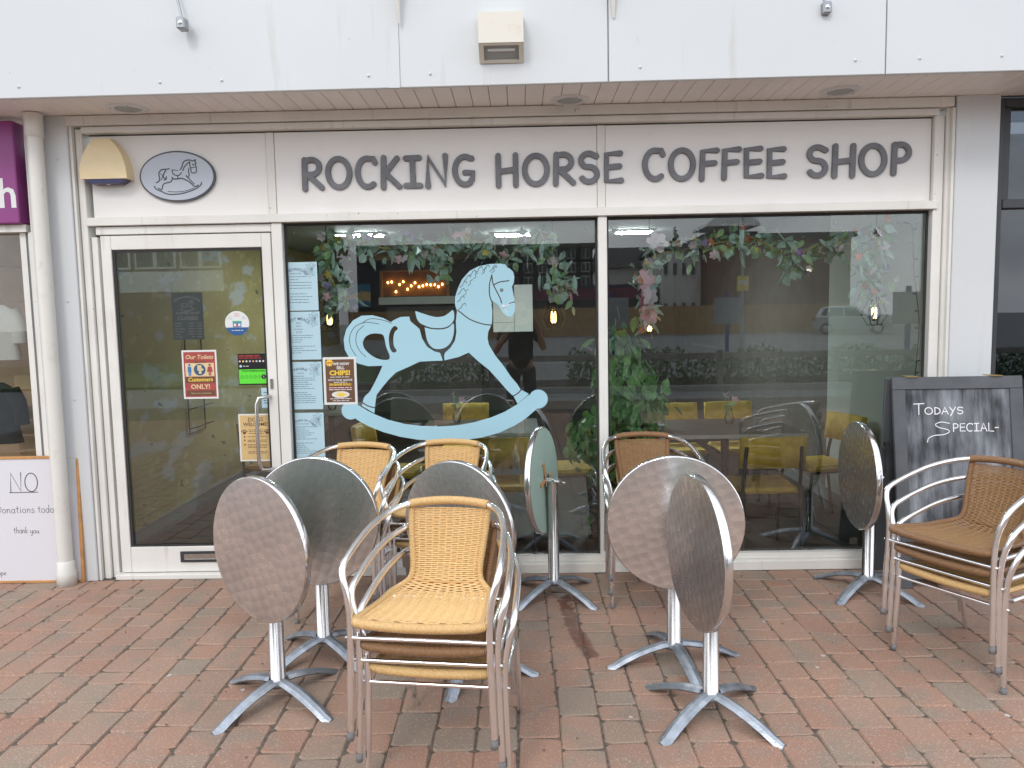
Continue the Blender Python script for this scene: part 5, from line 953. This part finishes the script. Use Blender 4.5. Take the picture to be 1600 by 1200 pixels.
for x0, x1, lab in ((-2.6, -.6, 'short clipped hedge across the path, behind the viewer and towards the door side'), (1.0, 12.0, 'long low hedge across the path behind the viewer')):
    h = empty('low_hedge', ((x0+x1)/2, -11.6, 0)); tag(h, lab, 'hedge', 'hedges by the car park'); w2 = (x1-x0)/2
    leaves(int((x1-x0)*620), (-w2, w2, -.40, .40, .06, .84), .045, int(x0*10)+50, M['hedge_leaf'], 'foliage', h, lambda p, rg: abs(p.y) < .40*(1-.3*max(0, p.z-.5)) and p.z < .70+.12*math.sin(p.x*3.1)+rg.uniform(-.05, .08)); st = MB()
    rg = random.Random(3)
    for i in range(int((x1-x0)*5)): x = rg.uniform(-w2, w2); st.tube([(x, rg.uniform(-.2, .2), 0), (x+rg.uniform(-.1, .1), rg.uniform(-.2, .2), .5)], .008, 4)
    st.build('stems', M['bark_soil'], h)
kr = empty('knee_rail', (4, -10.85, 0)); tag(kr, 'grey timber knee rail on posts in front of the hedge behind the viewer', 'fence')
for i in range(7): MB().box(-.06, .06, -.05, .05, 0, .80, bev=.01).build('post', M['timber_grey'], kr, loc=(-6.9+i*2.3, 0, 0))
for i in range(6): MB().box(-1.14, 1.14, .052, .12, .62, .74, bev=.008).build('rail', M['timber_grey'], kr, loc=(-5.75+i*2.3, 0, 0))
for i in range(12): tag(MB().box(-.05, .05, -2.4, 2.4, 0, .004).build('road_marking', M['road_white'], loc=(-10+i*2.6, -30-.0, -.0115)), kind='structure')
tag(MB().box(-8, 20, -.05, .05, 0, .004).build('road_marking', M['road_white'], loc=(0, -20, -.0115)), kind='structure')
tag(box('lawn', M['lawn'], -22, -3.2, -22, -13, -.02, .06), kind='structure')
fx0, fx1, FY = -11.0, 21.0, -45.0
fe = empty('timber_fence', (5, FY, 0)); tag(fe, 'tall brown timber fence along the far side of the car park', 'fence'); pb = MB().box(-.072, .072, -.012, .012, .04, 1.85).mesh('board', M['fence_wood'])
for i in range(210): obj('board', pb, fe, (fx0-5+.08+i*.1525, (.0 if i % 2 else .014), 0))
for i in range(14): MB().box(-.06, .06, -.14, -.03, 0, 1.9).build('post', M['timber_grey'], fe, loc=(fx0-5+i*2.45, 0, 0))
def building(name, label, u0, u1, vt, Y, m, floors, cols, depth=10.0, roof=None, u_z=0.0, ww=.5, wh=.5, vb=None, band=None, pitch=0.0, zb=0.0):
    a, b = PR(u0, vt, Y), PR(u1, vt, Y); x0, x1 = min(a[0], b[0]), max(a[0], b[0]); H = PR((u0+u1)/2, vt, Y)[2]; t = empty(name, ((x0+x1)/2, Y, 0)); tag(t, label, 'building', 'buildings across the car park'); w2 = (x1-x0)/2
    MB().box(-w2, w2, -depth, 0, 0, H).build('wall', m, t)
    if roof:
        r = MB(); r.add([(-w2-.3, .4, H), (w2+.3, .4, H), (w2+.3, -depth, H), (-w2-.3, -depth, H), (-w2, -depth/2, H+pitch), (w2, -depth/2, H+pitch)], [(0, 1, 5, 4), (2, 3, 4, 5), (0, 4, 3), (1, 2, 5), (0, 3, 2, 1)]) if pitch else r.box(-w2-.3, w2+.3, -depth, .4, H+.002, H+.35); r.build('roof', roof, t)
    if floors:
        fh = (H-zb)/floors; cw = 2*w2/cols; wf = MB().box(-cw*ww/2, cw*ww/2, .0, .08, -fh*wh/2, fh*wh/2).mesh('window', M['frame_white']); g2 = MB()
        for k in (-1, 1): g2.box(k*cw*ww*.25-cw*ww*.20, k*cw*ww*.25+cw*ww*.20, .081, .09, -fh*wh*.42, fh*wh*.42)
        gp = g2.mesh('pane', M['window_dark'])
        for f in range(floors):
            for c in range(cols): w_ = obj('window', wf, t, (-w2+cw*(c+.5), .001, zb+fh*(f+(.72 if band else .55)))); obj('pane', gp, w_)
    if band:
        for f in range(floors): MB().box(-w2+.05, w2-.05, .001, .05, zb+fh*f+.02, zb+fh*(f+.42)).build('spandrel', band, t)
    return t, w2, H
building('brick_hall', 'plain brown brick building behind the timber fence', 1105, 1330, 372, -54, M['brick_brown'], 0, 0, roof=M['roof_grey'])
building('white_house', 'white rendered two storey building with small windows beside the brick hall', 1033, 1104, 392, -56, M['render_white'], 2, 5, roof=M['roof_grey'], ww=.4, wh=.35)
tw, tw2, twH = building('tower_block', 'distant tower block with a curved roof above the brick hall', 1106, 1184, 362, -110, M['brick_dark'], 5, 6, ww=.4, wh=.4, zb=0)
cr_ = MB(); n = 12; vs = [(tw2*1.08*math.cos(math.pi*i/n), y, twH+.8+1.6*math.sin(math.pi*i/n)) for y in (.5, -9) for i in range(n+1)]; cr_.add(vs, [(i, i+1, n+2+i, n+1+i) for i in range(n)]+[tuple(range(n+1)), tuple(range(2*n+1, n, -1))]); cr_.build('roof', M['spandrel'], tw)
building('apartment_block', 'flats with white panels and dark piers reflected near the window post', 768, 926, 388, -62, M['brick_dark'], 3, 7, roof=M['roof_grey'], ww=.6, wh=.72, zb=3.6)
building('grey_block', 'dark grey flat roofed block reflected behind the rocking horse', 556, 766, 382, -58, M['brick_dark'], 0, 0)
building('gabled_house', 'pale gabled house reflected right of the window post', 940, 1032, 418, -66, M['render_white'], 0, 0, roof=M['roof_grey'], pitch=2.2)
st_, sw2, sH = building('retail_store', 'low store with dark blue band and red stripes reflected beside the horse head', 740, 1030, 446, -50, M['brick_dark'], 0, 0)
bd = MB().box(-sw2, sw2, .001, .08, sH-1.1, sH-.1).build('sign_band', M['shop_band'], st_)
for k in range(4): MB().box(-sw2*.9, sw2*.9, .081, .09, sH-.95+k*.2, sH-.88+k*.2).build('red_stripe', M['band_red'], bd)
ob, ow2, oH = building('office_block', 'brick office block with white window bands reflected in the door', 60, 345, 300, -24, M['brick_brown'], 2, 4, depth=8, ww=.9, wh=.5, band=M['spandrel'], zb=2.6)
building('black_block', 'dark clad block reflected at the edge of the door glass', 350, 440, 310, -30, M['brick_dark'], 4, 3, ww=.6, wh=.4)
t_ = empty('broad_tree', (PR(470, 440, -27)[0], -27, 0)); tag(t_, 'dark leafy tree reflected in the corner of the left window', 'tree'); MB().tube([(0, 0, 0), (.1, 0, 2), (0, .1, 3.6)], [.22, .17, .08], 9).build('trunk', M['bark_soil'], t_)
leaves(3800, (-2.0, 2.0, -1.8, 1.8, 1.8, 5.6), .13, 9, M['tree_leaf'], 'crown', t_, lambda p, rg: (p.x/1.9)**2+(p.y/1.7)**2+((p.z-3.7)/1.8)**2 < 1+.25*math.sin(p.x*5+p.z*4))
t_ = empty('conifer_tree', (PR(1055, 440, -70)[0], -70, 0)); tag(t_, 'pointed conifer reflected above the white building', 'tree'); MB().tube([(0, 0, 0), (0, 0, 7)], [.3, .1], 8).build('trunk', M['bark_soil'], t_)
leaves(2200, (-2, 2, -2, 2, 2, 9.6), .25, 19, M['tree_leaf'], 'crown', t_, lambda p, rg: math.hypot(p.x, p.y) < (9.7-p.z)*.26)
def board_sign(u, Y, label):
    p = PR(u, 520, Y); t = empty('notice_board', (p[0], Y, 0)); tag(t, label, 'notice board', 'blue posted boards in the car park'); MB().box(-.05, .05, -.05, .05, 0, 2.1).build('post', M['post_blue'], t); MB().box(-.42, .42, .052, .075, 1.15, 1.95).build('panel', M['grey_metal'], t)
board_sign(957, -16, 'blue posted board reflected by the window post'); board_sign(1136, -19, 'blue posted board reflected in the middle of the right window'); board_sign(1418, -15, 'blue posted board reflected at the right edge of the right window')
p = PR(1160, 440, -21); t_ = empty('lamp_column', (p[0], -21, 0)); tag(t_, 'grey lamp column carrying a yellow notice in the car park', 'lamp post'); MB().lathe([(.07, 0), (.07, 1.2), (.045, 1.25), (.04, 6)], 12).build('column', M['grey_metal'], t_); zc = PR(1160, 443, -21)[2]; sgn_ = MB().box(-.19, .19, .05, .07, zc-.24, zc+.24).build('notice', M['sign_yellow'], t_); MB().box(-.15, .15, .0702, .074, zc-.05, zc+.10).build('notice_panel', M['paper_white'], sgn_)
# silver car
def suv(x, y, rz, label):
    t = empty('parked_car', (x, y, -.012), R_(rz)); tag(t, label, 'car'); low = [(-2.15, .30), (-2.18, .62), (-2.10, .80), (-1.2, .98), (-.9, 1.0), (1.95, 1.02), (2.13, .95), (2.2, .60), (2.15, .32)]; cab = [(-.95, .995), (-.25, 1.60), (.1, 1.68), (1.35, 1.68), (1.75, 1.55), (2.02, 1.015)]
    def ext(prof, w0, w1, m, nm):
        n = len(prof); zt = max(z for _, z in prof); zb_ = min(z for _, z in prof); wf = lambda z: w0+(w1-w0)*(z-zb_)/(zt-zb_); vs = [(px, s*wf(z), z) for s in (-1, 1) for px, z in prof]; MB().add(vs, [tuple(range(n))]+[tuple(range(2*n-1, n-1, -1))]+[(i, n+i, n+(i+1) % n, (i+1) % n) for i in range(n)]).build(nm, m, t)
    ext(low, .88, .90, M['car_silver'], 'body'); ext(cab, .86, .62, M['car_silver'], 'cabin')
    for s in (-1, 1):
        for q in ([(-.62, 1.06), (-.12, 1.54), (.42, 1.58), (.42, 1.06)], [(.50, 1.06), (.50, 1.58), (1.2, 1.58), (1.3, 1.06)], [(1.38, 1.10), (1.32, 1.56), (1.55, 1.48), (1.72, 1.14)]):
            f = lambda z: .86+(.62-.86)*(z-.995)/(1.68-.995)+.006; MB().add([(a, s*f(z), z) for a, z in q], [(0, 1, 2, 3) if s > 0 else (3, 2, 1, 0)]).build('window', M['window_dark'], t)
        for wx in (-1.35, 1.40):
            w_ = MB().lathe([(.20, -.11), (.34, -.11), (.355, -.08), (.355, .08), (.34, .11), (.20, .11)], 24, axis='y').build('wheel', M['tyre'], t, loc=(wx, s*.80, .355)); rm = MB().lathe([(.0005, -.115 if s > 0 else .115), (.20, -.112 if s > 0 else .112)], 24, axis='y')
            for k in range(5): a = k*1.2566; rm.tube([(.03*math.cos(a), s*.118, .03*math.sin(a)), (.19*math.cos(a), s*.116, .19*math.sin(a))], .022, 5)
            rm.build('rim', M['steel'], w_)
        MB().box(2.0, 2.20, s*.62, s*.905, .82, 1.0).build('tail_light', M['tail_red'], t); MB().box(-2.19, -1.95, s*.55, s*.905, .66, .80).build('headlight', M['paper_white'], t)
    MB().box(2.201, 2.215, -.26, .26, .62, .73).build('number_plate', M['sign_yellow'], t)
p = PR(1330, 515, -41.5); suv(p[0], -41.5, 200, 'silver estate car parked by the timber fence, seen mirrored in the right window'); p = PR(590, 540, -36)
# ------------------------------------------------------------------ the photographer, standing behind the lens
def skin(name, verts, edges, rad, mats, parent, levels=2, root=0):
    me = bpy.data.meshes.new(name); me.from_pydata(verts, edges, []); o = bpy.data.objects.new(name, me); COL.objects.link(o); o.modifiers.new('s', 'SKIN'); 
    lay = me.skin_vertices[0] if len(me.skin_vertices) else me.skin_vertices.new()
    for i, r in enumerate(rad): lay.data[i].radius = (r, r) if not isinstance(r, tuple) else r; lay.data[i].use_root = (i == root)
    o.modifiers.new('u', 'SUBSURF').levels = levels; dg = bpy.context.evaluated_depsgraph_get(); dg.update(); m2 = bpy.data.meshes.new_from_object(o.evaluated_get(dg)); bpy.data.objects.remove(o)
    m2.materials.clear(); m2.materials.append(mats)
    for p_ in m2.polygons: p_.use_smooth = True
    return obj(name, m2, parent)
pe = empty('person', (0, -5.10, 0)); tag(pe, 'person in a dark t-shirt raising a phone with both hands to take the picture', 'person')
EL, ER = (-.33, .06, 1.10), (.30, .06, 1.13); HL, HR = (-.045, .335, 1.565), (.135, .335, 1.565)
bv = [(0, 0, .93), (0, -.01, 1.12), (0, -.01, 1.33), (0, 0, 1.45), (0, .015, 1.52), (0, .03, 1.60), (0, .035, 1.68), (0, .03, 1.74), (-.17, -.01, 1.40), EL, (-.12, .26, 1.46), HL, (.17, -.01, 1.40), ER, (.20, .26, 1.46), HR, (-.10, 0, .88), (-.12, .02, .50), (-.13, -.01, .09), (-.14, .13, .04), (.10, 0, .88), (.12, .02, .50), (.13, -.01, .09), (.14, .13, .04)]
be = [(0, 1), (1, 2), (2, 3), (3, 4), (4, 5), (5, 6), (6, 7), (3, 8), (8, 9), (9, 10), (10, 11), (3, 12), (12, 13), (13, 14), (14, 15), (0, 16), (16, 17), (17, 18), (18, 19), (0, 20), (20, 21), (21, 22), (22, 23)]
brd = [(.11, .09), (.14, .10), (.15, .11), (.09, .08), .055, .078, .088, .05, .06, .044, .033, .036, .06, .044, .033, .036, .085, .058, .045, .035, .085, .058, .045, .035]
skin('body', bv, be, brd, M['skin'], pe)
skin('tshirt', [(0, 0, .83), (0, -.01, 1.12), (0, -.01, 1.33), (0, 0, 1.44), (-.175, -.01, 1.395), (-.27, .03, 1.22), (.175, -.01, 1.395), (.26, .03, 1.23)], [(0, 1), (1, 2), (2, 3), (3, 4), (4, 5), (3, 6), (6, 7)], [(.178, .135), (.168, .128), (.182, .135), (.10, .095), .082, .074, .082, .074], M['tshirt_black'], pe)
skin('trousers', [(0, 0, 1.0), (-.10, 0, .86), (-.12, .02, .50), (-.13, 0, .11), (.10, 0, .86), (.12, .02, .50), (.13, 0, .11)], [(0, 1), (1, 2), (2, 3), (0, 4), (4, 5), (5, 6)], [(.16, .125), .105, .078, .066, .10, .078, .066], M['trousers'], pe)
skin('hair', [(0, -.005, 1.66), (0, .005, 1.735), (0, .05, 1.765)], [(0, 1), (1, 2)], [.088, .092, .06], M['hair_brown'], pe)
for s, H_ in ((-1, HL), (1, HR)):
    sh_ = MB(); sh_.box(-.045, .045, -.11, .17, 0, .07, bev=.03); sh_.build('shoe', M['phone_black'], pe, loc=(s*.135, .04, 0))
    fx_ = H_[0]; base = [(fx_, .345, 1.545+.022*k) for k in range(4)]
    for k, b in enumerate(base): skin('finger', [b, (fx_-s*.012, .382-.004*abs(k-1.5), b[2]+.004), (fx_-s*.040, .3955, b[2]+.006), (fx_-s*.056, .3955, b[2]+.006)], [(0, 1), (1, 2), (2, 3)], [.0105, .0095, .0085, .0075], M['skin'], pe, 1)
    skin('thumb', [(fx_, .33, 1.56), (fx_-s*.025, .352, 1.58), (fx_-s*.055, .362, 1.592)], [(0, 1), (1, 2)], [.013, .011, .009], M['skin'], pe, 1)
for s in (-1, 1): MB().lathe([(.0005, .0), (.014, .002), (.016, .008), (.008, .012)], 10, (s*.088, .03, 1.645), axis='x').build('ear', M['skin'], pe); MB().lathe([(.0005, .012), (.010, .006), (.012, 0)], 10, (s*.033, .115, 1.665), axis='y').build('eye', M['paper_white'], pe)
skin('nose', [(0, .105, 1.668), (0, .132, 1.63), (0, .118, 1.615)], [(0, 1), (1, 2)], [.010, .014, .010], M['skin'], pe, 1); MB().tube([(-.025, .112, 1.585), (0, .121, 1.583), (.025, .112, 1.585)], [.004, .006, .004], 6).build('mouth', M['petal_pink'], pe)
_parts = [o for o in pe.children if o.name.split('.')[0] in ('body', 'finger', 'thumb', 'ear', 'eye', 'nose', 'mouth')]; _jb = MB(); _slots = [M['skin'], M['paper_white'], M['petal_pink']]
for o in _parts:                           # one continuous figure: hands and face belong to the body mesh
    k_ = _slots.index(o.data.materials[0]); _jb.add([tuple(v.co) for v in o.data.vertices], [tuple(f.vertices) for f in o.data.polygons], True, k_); bpy.data.objects.remove(o)
_jb.build('body', _slots, pe)
ph = empty('mobile_phone', (.045, -4.717, 1.585)); tag(ph, 'black mobile phone held up sideways by the photographer', 'phone'); MB().box(-.08, .08, -.004, .004, -.038, .038, bev=.003).build('case', M['phone_black'], ph); MB().box(-.075, .075, -.0052, -.0042, -.034, .034).build('screen', mat('phone_screen', (.02, .02, .02), .2, emit=(.5, .55, .6), estr=.4), ph); cmx = MB(); cmx.lathe([(.0005, .0072), (.007, .007), (.008, .004)], 14, (-.058, -.0, .018), axis='y'); cmx.build('camera_ring', M['grey_metal'], ph, loc=(0, .0, 0), rot=(0, 0, R_(180)))
